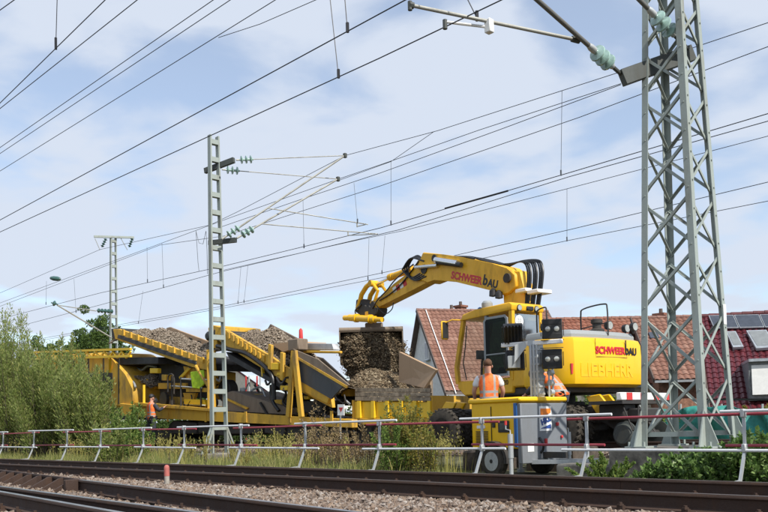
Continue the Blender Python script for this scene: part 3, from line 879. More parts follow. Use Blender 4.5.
wire('black wire running just above the contact wire of the through track', [(405, 0), (380, 13.5), (0, 220)], 7.9, near_r, (8, 50))
for (a, b, Yq, lab) in (((213, 0), (0, 147.5), 7.6, 'upper wire of the close pair crossing the blue gap'), ((230, 0), (0, 153.5), 7.9, 'lower wire of the close pair crossing the blue gap'),
                        ((275, 0), (0, 171), 8.3, 'single thin wire with a joint below the close pair'), ((105, 0), (0, 103), 4.1, 'thick wire with a dropper above the close pair'),
                        ((137, 0), (0, 108.5), 4.6, 'thick wire running beside the one with the dropper'), ((14, 0), (0, 10), 3.6, 'short end of a wire above the thick wires')):
    wire(lab, [a, b], Yq, near_r * (.8 if Yq > 5 else .62), (8, 40))
wire('thin branch wire joining the single thin wire', [(218.5, 37.5), (260, 24), (320, -2)], 8.3, .006)
dropper('dropper on the thick wire in the open sky', (57.5, -14), (55.8, 46), 4.1, .005)
dropper('long dropper on the contact wire held by the registration arm', (329, -12), (338.5, 75.5), 8.65, .0075)
dropper('short dropper on the wire above the contact wire', (344, -12), (347.5, 29.5), 7.9, .0075)
dropper('dropper between cantilever and registration arm', (464, -8), (477, 18), 8.9, .0075)
# lines of the track under repair and of the one behind it
WY = 17.5
fr = .0092
wire('messenger wire fixed at the upper arm tip', [(768, 22.5), (632, 68), (438, 130.5), (345, 155.5), (237, 212), (210, 225), (100, 249.5), (0, 293)], WY, fr, (10, 40), 'wire_far')
wire('messenger wire fixed at the lower arm tip', [(621, 83.5), (479, 130), (391, 161), (337, 179.5), (232, 217), (100, 266), (0, 303)], WY, fr, (0, 40), 'wire_far')
wire('dark wire ending at the crossarm of the lattice tower', [(621, 84.5), (498.5, 130), (380, 173), (302, 199), (215, 229)], WY, fr, (0, 0), 'wire')
wire('wire passing behind the lattice tower to the right', [(768, 46.5), (580, 117), (380, 186), (224, 236), (160, 245), (100, 268)], WY + .2, fr, (10, 30), 'wire')
wire('contact wire with a thick splice above the excavator', [(768, 113.5), (568, 173), (380, 228), (224, 266), (100, 293), (0, 319)], WY + .3, .0105, (10, 40), 'wire')
wire('twin of the contact wire above the excavator', [(768, 121), (568, 177), (400, 229.5), (224, 271), (100, 305), (20, 326)], WY + .5, .010, (10, 20), 'wire_far')
wire('thick splice sleeve on the contact wire above the excavator', [(508, 190.7), (445, 208.4)], WY + .27, .026, (0, 0), 'wire', 'wire_splice')
BY = 22.5
wire('messenger wire of the track behind the machines', [(768, 136), (568, 188.5), (404, 230.5), (358, 240), (224, 270)], BY, .0095, (12, 0), 'wire_far')
wire('upper contact wire of the track behind the machines', [(768, 182), (568, 230), (461, 254), (391, 271), (224, 306), (123, 324)], BY, .0105, (12, 30), 'wire_far')
wire('lower contact wire of the track behind the machines', [(768, 201), (568, 240.5), (489, 257), (391, 276), (224, 308), (100, 330)], BY + .4, .0095, (12, 30), 'wire_far')
wire('slanting stay wire between two wires right of the arm tips', [(434, 131.5), (391, 161.5), (337, 181)], WY, .008, (0, 0), 'wire_far')
for i, (a, b, Yq, lab) in enumerate((((562, 91), (561, 174), WY, 'left of the lattice tower, under the messenger'), ((391, 160.5), (391, 224), WY, 'above the excavator boom head'),
        ((303, 199), (304, 247), WY, 'behind the cantilever struts'), ((354, 183), (357.5, 222), WY, 'under the lower arm tip'), ((147, 247), (147.5, 281.5), WY, 'between far mast and slim mast, nearer the far mast'),
        ((162, 243), (163.5, 287), WY, 'between far mast and slim mast, nearer the slim mast'), ((567, 188.5), (567, 240), BY, 'left of the lattice tower, behind the machines'),
        ((385, 235.5), (382, 273), BY, 'behind the boom head'), ((369, 238.5), (368, 279), BY, 'behind the registration tubes'), ((241, 266), (238, 303), BY, 'right of the slim mast'),
        ((143, 291), (138.5, 323), BY, 'right of the far mast foot'), ((46.5, 281), (46, 304), WY, 'beside the dark bulb insulator'), ((74, 279), (76, 312), WY, 'left of the far mast'), ((248, 265), (244, 302), BY, 'just right of the slim mast pair'))):
    dropper('thin dropper hanging ' + lab, a, b, Yq, .0065, m='wire_far')
wire('slack jumper loop left of the slim mast', [(196, 231), (198, 262), (199, 271)], WY, .010, name='jumper_wire', m='wire_far')
wire('second slack jumper loop left of the slim mast', [(196, 231), (199, 243), (203, 244), (206, 231), (207, 250), (207.5, 274)], WY, .010, name='jumper_wire', m='wire_far')

# ------------------------------------------------------------------ two-way excavator
ex0 = G(546, 16.7, Z_WORK + .06)
_va = Vector((ex0.x, ex0.y, 0)).normalized(); _vr = Vector((_va.y, -_va.x, 0))
_hd = -_vr * math.cos(math.radians(43)) + _va * math.sin(math.radians(43))
EX_RZ = math.atan2(_hd.y, _hd.x)
ex = thing('excavator', 'yellow two-way excavator with a long hose covered boom tipping its bucket', 'excavator', ex0, EX_RZ)
EXM = Matrix.Translation(ex0) @ Matrix.Rotation(EX_RZ, 4, 'Z'); EXI = EXM.inverted()
def PL(px, py, b):
    """pixel -> the excavator's own (forward, left, up) on the vertical plane 'left = b'"""
    o = EXI @ CPOS; d = EXI.to_3x3() @ ray(px, py)
    return o + d * ((b - o.y) / d.y)
def pl_prism(mb, pts, b0, b1, bev=0.0, bm=None):
    bm = (b0 + b1) / 2 if bm is None else bm
    q = [PL(x, y, bm) for x, y in pts]
    mb.prism([(p.x, b0, p.z) for p in q], (0, b1 - b0, 0), bev)
UR = Matrix.Rotation(math.pi - EX_RZ, 4, 'Z')
def under(mb, name, m, parent=ex):
    me = mb.mesh(name); me.transform(UR)
    return link(name, me, m, parent)
# undercarriage, lined up with the track
mb = MB(); mb.box((.35, 0, .78), (4.7, .95, .42), bev=.05); mb.box((.3, 0, 1.02), (1.9, 1.5, .14), bev=.03); mb.cyl((0, 0, 1.05), (0, 0, 1.24), .72, n=28)
mb.box((2.2, 0, .52), (.32, 2.0, .26), bev=.03); mb.box((-1.2, 0, .52), (.32, 2.0, .26), bev=.03)
chassis = under(mb, 'undercarriage', M['under'])
def tyre_mesh(r, w):
    m_ = MB(); m_.lathe((0, -w / 2, 0), (0, 1, 0), [(0, r * .56), (.0, r * .86), (w * .08, r * .97), (w * .25, r), (w * .75, r), (w * .92, r * .97), (w, r * .86), (w, r * .56)], 28)
    for k in range(26):
        for sd in (-1, 1):
            an = 2 * math.pi * (k + .5 * (sd > 0)) / 26
            c = Vector((math.cos(an) * (r + .006), sd * w * .25, math.sin(an) * (r + .006)))
            m_.box(c, (.035, w * .42, .05), Matrix.Rotation(-an, 3, 'Y') @ Matrix.Rotation(sd * .35, 3, 'X'))
    return m_.mesh('tyre')
def rim_mesh(r, w):
    m_ = MB(); m_.lathe((0, -w / 2, 0), (0, 1, 0), [(0, r), (.015, r), (.05, r * .85), (.09, r * .55), (.10, .02)], 20)
    m_.lathe((0, w / 2, 0), (0, -1, 0), [(0, r), (.015, r), (.05, r * .85), (.09, r * .55), (.10, .02)], 20)
    return m_.mesh('rim')
ty_me, ri_me = tyre_mesh(.50, .30), rim_mesh(.285, .30)
for a_ in (2.2, -1.2):
    for b_ in (1.08, .72, -.72, -1.08):
        p_ = UR @ Vector((a_, b_, .50))
        t_ = link('tyre', ty_me, M['tyre'], ex, p_, (0, random.uniform(0, 1), math.pi - EX_RZ))
        if abs(b_) > 1: link('rim', ri_me, M['under'], t_, (0, 0, 0))
rw = MB(); rw.lathe((0, -.09, 0), (0, 1, 0), [(0, .05), (.0, .19), (.02, .215), (.11, .225), (.125, .275), (.16, .28), (.17, .2), (.17, .06)], 26)
rw_me = rw.mesh('rail_wheel')
for a_, zz in ((3.15, .33), (-2.5, .33)):
    for b_ in (.74, -.74):
        link('rail_wheel', rw_me, M['dark_steel'], ex, UR @ Vector((a_, b_, zz)), (0, 0, math.pi - EX_RZ + (math.pi if b_ > 0 else 0)))
    m2 = MB(); m2.cyl((a_, -.82, zz), (a_, .82, zz), .07, n=10); under(m2, 'rail_axle', M['under'])
    s_ = 1 if a_ > 0 else -1
    for b_ in (.45, -.45):
        m2 = MB(); m2.prism([(a_ - s_ * .10, b_ - .04, zz - .06), (a_ + s_ * .12, b_ - .04, zz - .02), (a_ - s_ * .35, b_ - .04, 1.0), (a_ - s_ * .8, b_ - .04, .95), (a_ - s_ * .85, b_ - .04, .7)], (0, .08, 0), .012)
        under(m2, 'swing_arm', M['under'])
    for b_ in (.62, .25):
        m2 = MB(); m2.prism([(a_ - s_ * .95, b_ - .03, 1.16), (a_ - s_ * .60, b_ - .03, 1.20), (a_ - s_ * .32, b_ - .03, .86), (a_ - s_ * .42, b_ - .03, .74), (a_ - s_ * .66, b_ - .03, .72)], (0, .07, 0), .015)
        m2.cyl((a_ - s_ * .48, b_ - .05, .82), (a_ - s_ * .48, b_ + .06, .82), .075, n=12)
        under(m2, 'cylinder_bracket', M['yellow_clean'])
    m2 = MB(); m2.cyl((a_ - s_ * .5, .0, .85), (a_ - s_ * .05, 0, .5), .06, n=10); under(m2, 'lift_cylinder', M['under'])
m2 = MB(); m2.box((-2.65, 0, 1.12), (.12, 2.3, .16), bev=.015); under(m2, 'buffer_beam', M['white'])
for k in range(4):
    m2 = MB(); m2.box((-2.715, -.85 + k * .56, 1.12), (.012, .22, .15)); under(m2, 'warning_stripe', M['red'])
m2 = MB(); m2.box((-2.3, 0, 1.0), (.8, 2.2, .07)); m2.box((-2.25, .55, .80), (.6, .5, .35), bev=.03); m2.box((-2.7, .3, .72), (.5, .7, .3), bev=.03); m2.tube([(-2.95, .9, .92), (-2.95, .95, .5), (-2.75, .8, .4), (-2.6, .9, .9)], .018); under(m2, 'rear_deck', M['under'])
# superstructure
mb = MB(); mb.box((-.15, 0, 1.33), (3.1, 2.4, .17), bev=.03); mb.out('deck', M['under'], ex)
def cw_ring(z, s, dx=0.0):
    pts = []
    for y in np.linspace(-1.14, 1.14, 15): pts.append((-2.05 + y * y / 14.0, y))
    pts += [(-1.80, 1.27), (-1.60, 1.32), (-.62, 1.30), (-.62, -1.32), (-1.60, -1.35), (-1.80, -1.29)]
    return [Vector((x * s if x < -.7 else x, y * s, z)) for x, y in pts]
mb = MB(); mb.loft([cw_ring(1.36, .93), cw_ring(1.42, .985), cw_ring(1.55, 1.0), cw_ring(2.30, .985), cw_ring(2.40, .965), cw_ring(2.43, .93)])
cw = mb.out('counterweight', M['yellow_clean'], ex, ang=30)
mb = MB(); mb.loft([cw_ring(2.432, .925), cw_ring(2.50, .925), cw_ring(2.58, .90), cw_ring(2.60, .86)]); mb.out('engine_cover', M['grey_cover'], ex, ang=30)
def arc_text(name, body, size, y0, z0, m, bold, depth, off, parent):
    T = Matrix(((0, 0, -1, 0), (-1, 0, 0, y0), (0, 1, 0, z0), (0, 0, 0, 1)))
    o = lettering(name, body, size, T, m, parent, depth, bold, 'LEFT')
    for v in o.data.vertices:
        v.co.x += -2.05 * .992 + v.co.y ** 2 / 14.0 - off
    return o
arc_text('lettering', 'SCHWEER', .215, .53, 2.14, M['letter_red'], .008, .004, .006, cw)
arc_text('lettering', 'AU', .225, -.60, 2.14, M['letter_black'], .008, .004, .006, cw)
arc_text('lettering', 'b', .29, -.455, 2.165, M['letter_black'], .008, .004, .006, cw)
m2 = MB(); m2.box((-2.035 + .44 ** 2 / 14, -.478, 2.31), (.006, .026, .16)); m2.out('lettering', M['letter_black'], cw)
arc_text('raised_lettering', 'LIEBHERR', .40, 1.0, 1.70, M['yellow_clean'], .010, .012, .010, cw)
for s in (-1, 1):
    m2 = MB(); m2.box((-1.905, s * 1.13, 1.74), (.05, .13, .22), Matrix.Rotation(-s * .25, 3, 'Z')); m2.out('tail_light', M['red'], ex)
m2 = MB()
for px_ in (-.52, .52): m2.box((-2.028 + px_ ** 2 / 14, px_, 2.20), (.006, .008, .40))
m2.box((-2.03, 0, 2.005), (.006, 1.05, .008)); m2.out('panel_seam', M['letter_black'], cw)
# side housing behind the cab
m2 = MB(); m2.box((-.42, .78, 1.92), (.5, .94, 1.0), bev=.04); m2.out('side_housing', M['yellow'], ex)
lv = MB()
for k in range(6): lv.box((-.42, 1.262, 2.36 - k * .055), (.40, .02, .03))
lv.box((-.42, 1.254, 2.22), (.44, .01, .36)); lv.out('air_louvre', M['black'], ex)
m2 = MB(); m2.box((.35, -.85, 1.75), (1.9, .75, .75), bev=.06); m2.out('tank_housing', M['yellow'], ex)
# handrails, exhaust, lamps on the roof
for (x0, x1, y_) in ((-.55, -.85, .75), (-1.15, -1.9, -.05)):
    m2 = MB(); m2.tube(curve_pts([(x0, y_, 2.5), (x0, y_, 3.02), (x0 + (x1 - x0) * .12, y_, 3.16), (x1 - (x1 - x0) * .12, y_, 3.2), (x1, y_, 3.08), (x1, y_, 2.5)], 5), .018, 6)
    m2.out('handrail', M['under'], ex)
m2 = MB(); m2.tube([(-1.15, -.05, 2.72), (-1.9, -.05, 2.78)], .015, 6); m2.out('handrail', M['under'], ex)
m2 = MB(); m2.lathe((-1.35, -.35, 2.58), (0, 0, 1), [(0, .16), (.10, .17), (.14, .10), (.24, .10), (.26, .13), (.34, .13), (.36, .02)], 16); m2.out('exhaust_stack', M['under'], ex)
for (x_, y_) in ((-.95, .95), (-1.80, -.18), (-1.86, -.98), (-1.55, -1.10)):
    m2 = MB(); m2.cyl((x_, y_, 2.58), (x_, y_, 2.66), .02, n=8); m2.lathe((x_ + .07, y_, 2.73), (-1, 0, 0), [(0, .05), (.03, .09), (.13, .10)], 16)
    lp = m2.out('work_lamp', M['black'], ex)
    m2 = MB(); m2.cyl((x_ - .062, y_, 2.73), (x_ - .068, y_, 2.73), .085, n=16); m2.out('lens', M['lamp_glass'], lp)
# cab
CY0, CY1 = .27, 1.27
prof = [(-.22, 1.34), (1.45, 1.34), (1.70, 1.62), (1.72, 2.0), (1.42, 3.12), (1.30, 3.24), (-.20, 3.24)]
cab = MB(); cab.prism([(-.24, CY0 + .01, 1.30), (1.42, CY0 + .01, 1.30), (1.66, CY0 + .01, 1.50), (1.66, CY0 + .01, 1.66), (-.24, CY0 + .01, 1.66)], (0, CY1 - CY0 - .02, 0), .03)
cabo = cab.out('cab_floor', M['yellow'], ex)
rf = MB(); rf.prism([(-.30, CY0 - .03, 3.18), (1.44, CY0 - .03, 3.12), (1.36, CY0 - .03, 3.27), (.9, CY0 - .03, 3.33), (-.22, CY0 - .03, 3.37), (-.32, CY0 - .03, 3.30)], (0, CY1 - CY0 + .06, 0), .035, 2); rf.out('cab_roof', M['yellow'], ex)
def pill(path, y, w, name='cab_pillar', m='yellow'):
    m_ = MB()
    for a_, b_ in zip(path[:-1], path[1:]):
        m_.bar((a_[0], y, a_[1]), (b_[0], y, b_[1]), .09, w, up=(0, 1, 0) if False else (0, 0, 1))
    m_.out(name, M[m], ex)
for y_ in (CY0 + .05, CY1 - .05):
    m_ = MB()
    q = [(1.66, 1.60), (1.70, 2.0), (1.40, 3.16)]
    m_.loft([[Vector((x + dx * .05, y_ + dy * .045, z)) for dx, dy in ((-1, -1), (1, -1), (1, 1), (-1, 1))] for x, z in q]); m_.out('front_pillar', M['yellow'], ex)
    m_ = MB(); m_.loft([[Vector((x + dx * .05, y_ + dy * .045, z)) for dx, dy in ((-1, -1), (1, -1), (1, 1), (-1, 1))] for x, z in ((-.20, 1.6), (-.23, 3.2))]); m_.out('rear_pillar', M['yellow'], ex)
    m_ = MB(); m_.loft([[Vector((x + dx * .035, y_ + dy * .04, z)) for dx, dy in ((-1, -1), (1, -1), (1, 1), (-1, 1))] for x, z in ((.60, 1.6), (.60, 3.2))]); m_.out('door_pillar', M['grey_cover'], ex)
# grey framed tinted door window
yw = CY1 + .004
def ring_frame(x0, x1, z0, z1, y, w, t, name, m):
    m_ = MB()
    o_ = [(x0, z0), (x1, z0), (x1, z1 - .08), (x1 - .08, z1), (x0 + .08, z1), (x0, z1 - .08)]
    i_ = [(x0 + w, z0 + w), (x1 - w, z0 + w), (x1 - w, z1 - .08 - w * .4), (x1 - .08 - w * .4, z1 - w), (x0 + .08 + w * .4, z1 - w), (x0 + w, z1 - .08 - w * .4)]
    m_.loft([[Vector((x, y, z)) for x, z in o_], [Vector((x, y + t, z)) for x, z in o_], [Vector((x, y + t, z)) for x, z in i_], [Vector((x, y, z)) for x, z in i_]], closed=True)
    return m_.out(name, M[m], ex)
wf = ring_frame(-.16, .63, 1.70, 3.10, yw, .055, .03, 'door_frame', 'grey_cover')
m_ = MB(); m_.box((.235, yw + .012, 2.40), (.72, .012, 1.30)); m_.out('tinted_pane', M['glass_dark'], wf)
m_ = MB(); m_.box((.235, yw + .02, 2.22), (.70, .02, .03)); m_.out('sash_bar', M['grey_cover'], wf)
m_ = MB(); m_.prism([(.66, CY1 - .02, 1.68), (1.62, CY1 - .02, 1.68), (1.66, CY1 - .02, 2.0), (1.37, CY1 - .02, 3.12), (.66, CY1 - .02, 3.14)], (0, .010, 0)); m_.out('clear_pane', M['glass'], ex)
m_ = MB(); m_.prism([(.66, CY0 + .01, 1.68), (1.62, CY0 + .01, 1.68), (1.66, CY0 + .01, 2.0), (1.37, CY0 + .01, 3.12), (.66, CY0 + .01, 3.14)], (0, .010, 0)); m_.out('clear_pane', M['glass'], ex)
m_ = MB(); m_.prism([(1.69, CY0 + .1, 1.66), (1.71, CY0 + .1, 2.0), (1.41, CY0 + .1, 3.12), (1.40, CY0 + .1, 3.12), (1.70, CY0 + .1, 2.0), (1.68, CY0 + .1, 1.66)], (0, CY1 - CY0 - .2, 0)); m_.out('windscreen', M['glass'], ex)
m_ = MB(); m_.box((-.255, .77, 2.72), (.012, .80, .78)); rwn = m_.out('rear_window', M['glass_pale'], ex)
m_ = MB(); m_.box((-.235, .77, 1.98), (.03, .92, .68)); m_.out('rear_panel', M['yellow'], ex)
m_ = MB(); m_.cyl((-.263, 1.02, 2.95), (-.266, 1.02, 2.95), .13, n=24); m_.out('round_sticker', M['white'], rwn)
lettering('sticker_number', '20', .13, Matrix(((0, 0, -1, -.270), (-1, 0, 0, 1.02), (0, 1, 0, 2.95), (0, 0, 0, 1))), M['zinc'], rwn, .001)
m_ = MB(); m_.box((.25, .77, 1.85), (.5, .5, .16), bev=.04); m_.box((.02, .77, 2.25), (.14, .48, .75), bev=.05); m_.box((-.02, .77, 2.72), (.10, .26, .2), bev=.03); m_.out('driver_seat', M['black'], ex)
m_ = MB(); m_.tube([(1.35, .75, 1.66), (1.30, .75, 2.15), (1.2, .75, 2.25)], .03); m_.tube([(.75, 1.05, 1.9), (.82, 1.05, 2.2)], .03); m_.tube([(1.55, 1.05, 1.7), (1.60, 1.1, 2.1), (1.45, 1.15, 2.5), (1.38, 1.15, 3.0)], .014); m_.box((1.32, .75, 2.3), (.06, .30, .22)); m_.out('controls', M['black'], ex)
for y_ in (.50, 1.06):
    m_ = MB(); m_.lathe((-.20, y_, 3.24), (-1, 0, 0), [(0, .05), (.04, .07), (.13, .075)], 14); lp = m_.out('work_lamp', M['black'], ex)
    m_ = MB(); m_.cyl((-.332, y_, 3.24), (-.338, y_, 3.24), .062, n=14); m_.out('lens', M['lamp_glass'], lp)
m_ = MB(); m_.box((-.30, .72, 3.24), (.10, .22, .10), bev=.02); m_.out('antenna_box', M['black'], ex)
m_ = MB(); m_.lathe((.80, 1.0, 3.32), (0, 0, 1), [(0, .10), (.06, .13), (.17, .13), (.22, .09), (.23, .01)], 16); m_.out('beacon', M['grey_cover'], ex)
m_ = MB(); m_.lathe((1.0, 1.05, 3.31), (0, 0, 1), [(0, .05), (.09, .05), (.11, .01)], 12); m_.out('blue_lamp', M['blue'], ex)
# mirror on an arm in front of the cab
m_ = MB(); m_.tube([(1.42, 1.25, 3.14), (1.60, 1.42, 3.16), (1.78, 1.50, 3.10)], .018); m_.box((1.80, 1.50, 2.92), (.07, .22, .46), bev=.03); m_.out('mirror', M['yellow'], ex)
m_ = MB(); m_.box((1.765, 1.50, 2.92), (.02, .17, .40)); m_.out('mirror_glass', M['black'], ex)
lettering('number_lettering', '20', .16, Matrix(((-1, 0, 0, -.02), (0, 0, 1, CY1 + .001), (0, 1, 0, 1.55), (0, 0, 0, 1))), M['letter_black'], cabo, .003)
# boom, in the plane right of the cab
BB = -.22
mb = MB(); pl_prism(mb, [(507, 288), (512, 277), (519, 271), (525, 271), (529, 290), (533, 322), (512, 322), (508, 303)], BB - .17, BB + .17, .03); mb.out('boom_foot', M['yellow'], ex)
bpts = [(429, 253), (450, 255.2), (468, 258), (498, 264), (514, 268), (522, 275), (523, 287), (516, 294), (509, 296), (501, 292), (462, 282.5), (441, 279.5), (434, 284), (427, 281), (424, 266)]
mb = MB(); pl_prism(mb, bpts, BB - .24, BB + .24, .03); boom = mb.out('boom', M['yellow'], ex)
spts = [(433, 254.5), (440, 262), (437, 280), (431, 283), (418, 290), (404, 297), (389, 304.5), (381, 309), (375, 308), (374, 302), (387, 296), (398, 284.5), (408, 277), (417, 270.5), (423, 259.5)]
mb = MB(); pl_prism(mb, spts, BB - .17, BB + .17, .02, BB); stick = mb.out('stick', M['yellow'], ex)
def pcyl(mb, a, b, r, off, n=14, r1=None):
    q0, q1 = PL(a[0], a[1], BB), PL(b[0], b[1], BB)
    mb.cyl((q0.x, BB + off, q0.z), (q1.x, BB + off, q1.z), r, r1, n)
def pin(mb, a, r, w):
    q = PL(a[0], a[1], BB); mb.cyl((q.x, BB - w, q.z), (q.x, BB + w, q.z), r, n=16)
for nm, a, r, w in (('pivot_pin', (515, 279), .12, .30), ('pivot_pin', (431, 270), .13, .27), ('pivot_pin', (441, 259), .10, .26), ('pivot_pin', (378, 305), .10, .22)):
    mb = MB(); pin(mb, a, r, w); mb.out(nm, M['under'], ex)
mb = MB(); pcyl(mb, (466, 264.5), (444, 261), .085, .30); mb.out('cylinder_barrel', M['chrome'], ex)
mb = MB(); pcyl(mb, (446, 266.5), (424, 268.5), .052, .31); mb.out('piston_rod', M['chrome'], ex)
mb = MB(); pcyl(mb, (470, 266), (446, 263), .07, .31); mb.out('hose_sleeve', M['rubber'], ex)
mb = MB(); pcyl(mb, (413, 269), (391, 277), .095, .0); pcyl(mb, (393, 276.3), (389.5, 277.6), .11, .0); mb.out('cylinder_barrel', M['yellow'], ex)
mb = MB(); pcyl(mb, (391, 277), (377, 284), .048, .0); mb.out('piston_rod', M['chrome'], ex)
for off in (-.17, .17):
    mb = MB(); q = [PL(x, y, BB) for x, y in ((376, 283), (371, 287), (366, 295), (364, 304), (362, 309))]
    mb.tube([(p.x, BB + off, p.z) for p in q], .075, 8); mb.out('linkage', M['yellow'], ex)
    mb = MB(); q = [PL(x, y, BB) for x, y in ((377, 284), (382, 291), (379, 301))]
    mb.tube([(p.x, BB + off * .9, p.z) for p in q], .05, 8); mb.out('linkage', M['yellow'], ex)
mb = MB(); pin(mb, (376, 284), .10, .24); mb.out('pivot_pin', M['yellow'], ex)
mb = MB(); pl_prism(mb, [(361, 300), (366, 299), (368, 307), (383, 308), (382, 314), (378, 318), (368, 318), (360, 312)], BB - .2, BB + .2, .03); mb.out('quick_hitch', M['under'], ex)
mb = MB(); q = PL(372, 316, BB); mb.lathe((q.x, BB, q.z - .12), (0, 0, 1), [(0, .30), (.08, .30), (.12, .22), (.24, .22), (.28, .16)], 18); mb.out('rotator', M['yellow'], ex)
mb = MB(); pcyl(mb, (353, 318.5), (358, 318.5), .085, .32); pcyl(mb, (358, 318.3), (384, 320), .105, .32); pcyl(mb, (364, 318.6), (366, 318.7), .135, .32); pcyl(mb, (378, 319.5), (380, 319.6), .135, .32); pcyl(mb, (384, 320), (391, 320.3), .075, .32); mb.out('tilt_cylinder', M['yellow_clean'], ex)
# warning chevrons on the stick
for k, mm in enumerate(('white', 'red', 'white', 'red')):
    mb = MB(); x0 = 397 + k * 3.4
    q = [PL(x, y, BB) for x, y in ((x0, 288.5 - k * 2.1), (x0 + 3.2, 286.4 - k * 2.1), (x0 + 4.6, 291.5 - k * 2.1), (x0 + 1.4, 293.6 - k * 2.1))]
    mb.prism([(p.x, BB + .172, p.z) for p in q], (0, .003, 0)); mb.out('warning_stripe', M[mm], stick)
# boom lettering: runs left to right in the picture, i.e. against the forward axis
p0, p1 = PL(451, 277, BB + .24), PL(497, 286.5, BB + .24)
ux = Vector((p1.x - p0.x, 0, p1.z - p0.z)); Lw = ux.length; ux.normalize(); uz = Vector((0, 1, 0)).cross(ux); uz = uz if uz.z > 0 else -uz
TM = Matrix(((ux.x, uz.x, 0, p0.x), (0, 0, 1, BB + .2405), (ux.z, uz.z, 0, p0.z), (0, 0, 0, 1)))
lettering('lettering', 'SCHWEER', .27, TM @ Matrix.Translation((0, .05, 0)), M['letter_red'], boom, .004, .011, 'LEFT')
lettering('lettering', 'b', .37, TM @ Matrix.Translation((1.27, .09, 0)), M['letter_black'], boom, .004, .011, 'LEFT')
lettering('lettering', 'AU', .27, TM @ Matrix.Translation((1.47, .04, 0)), M['letter_black'], boom, .004, .011, 'LEFT')
# hydraulic hoses
def hose(pts, offs, r=.022):
    q = [PL(x, y, BB) for x, y in pts]
    n = len(q)
    mb = MB(); mb.tube(curve_pts([(p.x, BB + offs[0] + (offs[1] - offs[0]) * i / (n - 1), p.z) for i, p in enumerate(q)], 5), r, 6)
    mb.out('hydraulic_hose', M['rubber'], ex)
for k in range(9):
    x = k * 2.3
    hose([(500 + x * .4, 264 + k * .3), (512 + x * .5, 263.5 - k * .3), (523 + x * .9, 262 - k * .2), (529 + x * .9, 268), (531 + x * .85, 282), (530 + x * .8, 306)], (-.05, .16 + .012 * (k % 3)))
for k in range(4):
    hose([(428 + k, 262), (421 - k, 256 + k), (415 - k * 1.5, 262 + k * 2), (413 - k, 272), (418 + k, 278 + k), (427 + k * 2, 274 + k)], (.10 + k * .05, .24), .024)
    hose([(444, 256.5 + k * .3), (470 + k, 257.2), (486, 260 + k * .3), (504, 265)], (-.18 + k * .1, -.18 + k * .1), .024)
hose([(424, 262), (408, 283), (396, 294), (385, 301)], (.2, .2), .02)
hose([(420, 265), (402, 280), (393, 291), (384, 300), (378, 309)], (.24, .22), .02)
hose([(381, 305), (390, 314), (397, 310), (399, 303)], (.2, .2), .015)
hose([(367, 305), (362, 311), (364, 317)], (.22, .28), .025)
hose([(452, 258), (461, 259), (470, 257.5), (480, 259.5)], (.1, .2), .03)
for k, (x, y) in enumerate(((531, 291.5), (543, 292.5))):
    q = PL(x, y, BB); mb = MB(); mb.box((q.x, BB + .12, q.z), (.36, .5, .09), bev=.015); mb.out('hose_clamp', M['white'], ex)
for (x, y) in ((493, 293), (499, 295)):
    q = PL(x, y, BB + .3); mb = MB(); mb.lathe((q.x, q.y, q.z + .12), (0, 0, -1), [(0, .03), (.06, .09), (.2, .1), (.22, .02)], 12); mb.out('boom_lamp', M['black'], ex)

# bucket turned side-on, spilling spoil into the wagon
bk = PL(371, 331, BB); bkw = EXM @ bk
bv = Vector((bkw.x, bkw.y, 0)).normalized(); br = Vector((bv.y, -bv.x, 0))
bscale = proj(bkw)[2]
BKW, BKH = 62.0 / bscale, 54.0 / bscale
def bkp(u, v, w):
    """u along the bucket (0 left .. 1 right), v metres down from the rim, w metres towards the camera"""
    return bkw + br * ((u - .5) * BKW) + Vector((0, 0, -v)) - bv * w
bucket = thing('excavator_bucket', 'worn brown bucket hanging under the boom with its mouth full of spoil', 'bucket', bkw - Vector((0, 0, 0)))
mb = MB()
prf = [(.02, .30), (-.06, .05), (-.04, -.30), (.12, -.58), (.42, -.70), (.78, -.62), (1.0, -.40)]
rings = []
outer = [(v, w) for v, w in prf]; inner = [(v + .03, w * .94 + .02) for v, w in reversed(prf)]
mb.loft([[bkp(0, v, w) for v, w in outer + inner], [bkp(1, v, w) for v, w in outer + inner]]); mb.out('shell', M['rust_plate'], bucket, True)
for u0, u1 in ((-.012, .006), (.994, 1.012)):
    mb = MB(); mb.prism([bkp(u0, v, w) for v, w in prf + [(.62, .10), (.2, .32)]], br * ((u1 - u0) * BKW)); mb.out('side_plate', M['rust_plate'], bucket, True)
mb = MB(); mb.cyl(bkp(-.01, -.02, .26), bkp(1.01, -.02, .26), .075, n=12); mb.out('lip_tube', M['rust_plate'], bucket, True)
mb = MB(); mb.box(bkp(.55, -.14, -.05), (.55, .40, .2), Matrix.Rotation(math.atan2(br.y, br.x), 3, 'Z'), bev=.03); mb.out('hanger_plate', M['rust_plate'], bucket, True)
# the spoil: a lumpy mass from the bucket's mouth down to the hopper
EDGE_T = [0, .2, .45, .65, .85, 1.0]
EDGE_L = [.02, .0, .03, .07, .16, .22]
EDGE_R = [.97, 1.02, 1.08, 1.07, .98, .90]
def spoil_point(u, t):
    l = np.interp(t, EDGE_T, EDGE_L) + .018 * np.sin(t * 31) + .012 * np.sin(t * 57 + 1)
    r = np.interp(t, EDGE_T, EDGE_R) + .018 * np.sin(t * 27 + 2) + .012 * np.sin(t * 63)
    x = l + (r - l) * u
    dome = np.sqrt(np.maximum(0, 1 - (2 * u - 1) ** 2))
    w = -.18 + .62 * dome * np.sin(.75 + t * 1.75) + .05 * np.sin(u * 11 + 2.3 * np.sin(t * 7)) * np.cos(t * 8 + u * 6)
    return x, .08 + t * (BKH - .02), w
def spoil_surface(n):
    return spoil_point(.5 - .5 * np.cos(np.pi * RNG.uniform(.02, .98, n)), RNG.uniform(0, 1, n) ** .95)
uu, vv, ww = spoil_surface(9000)
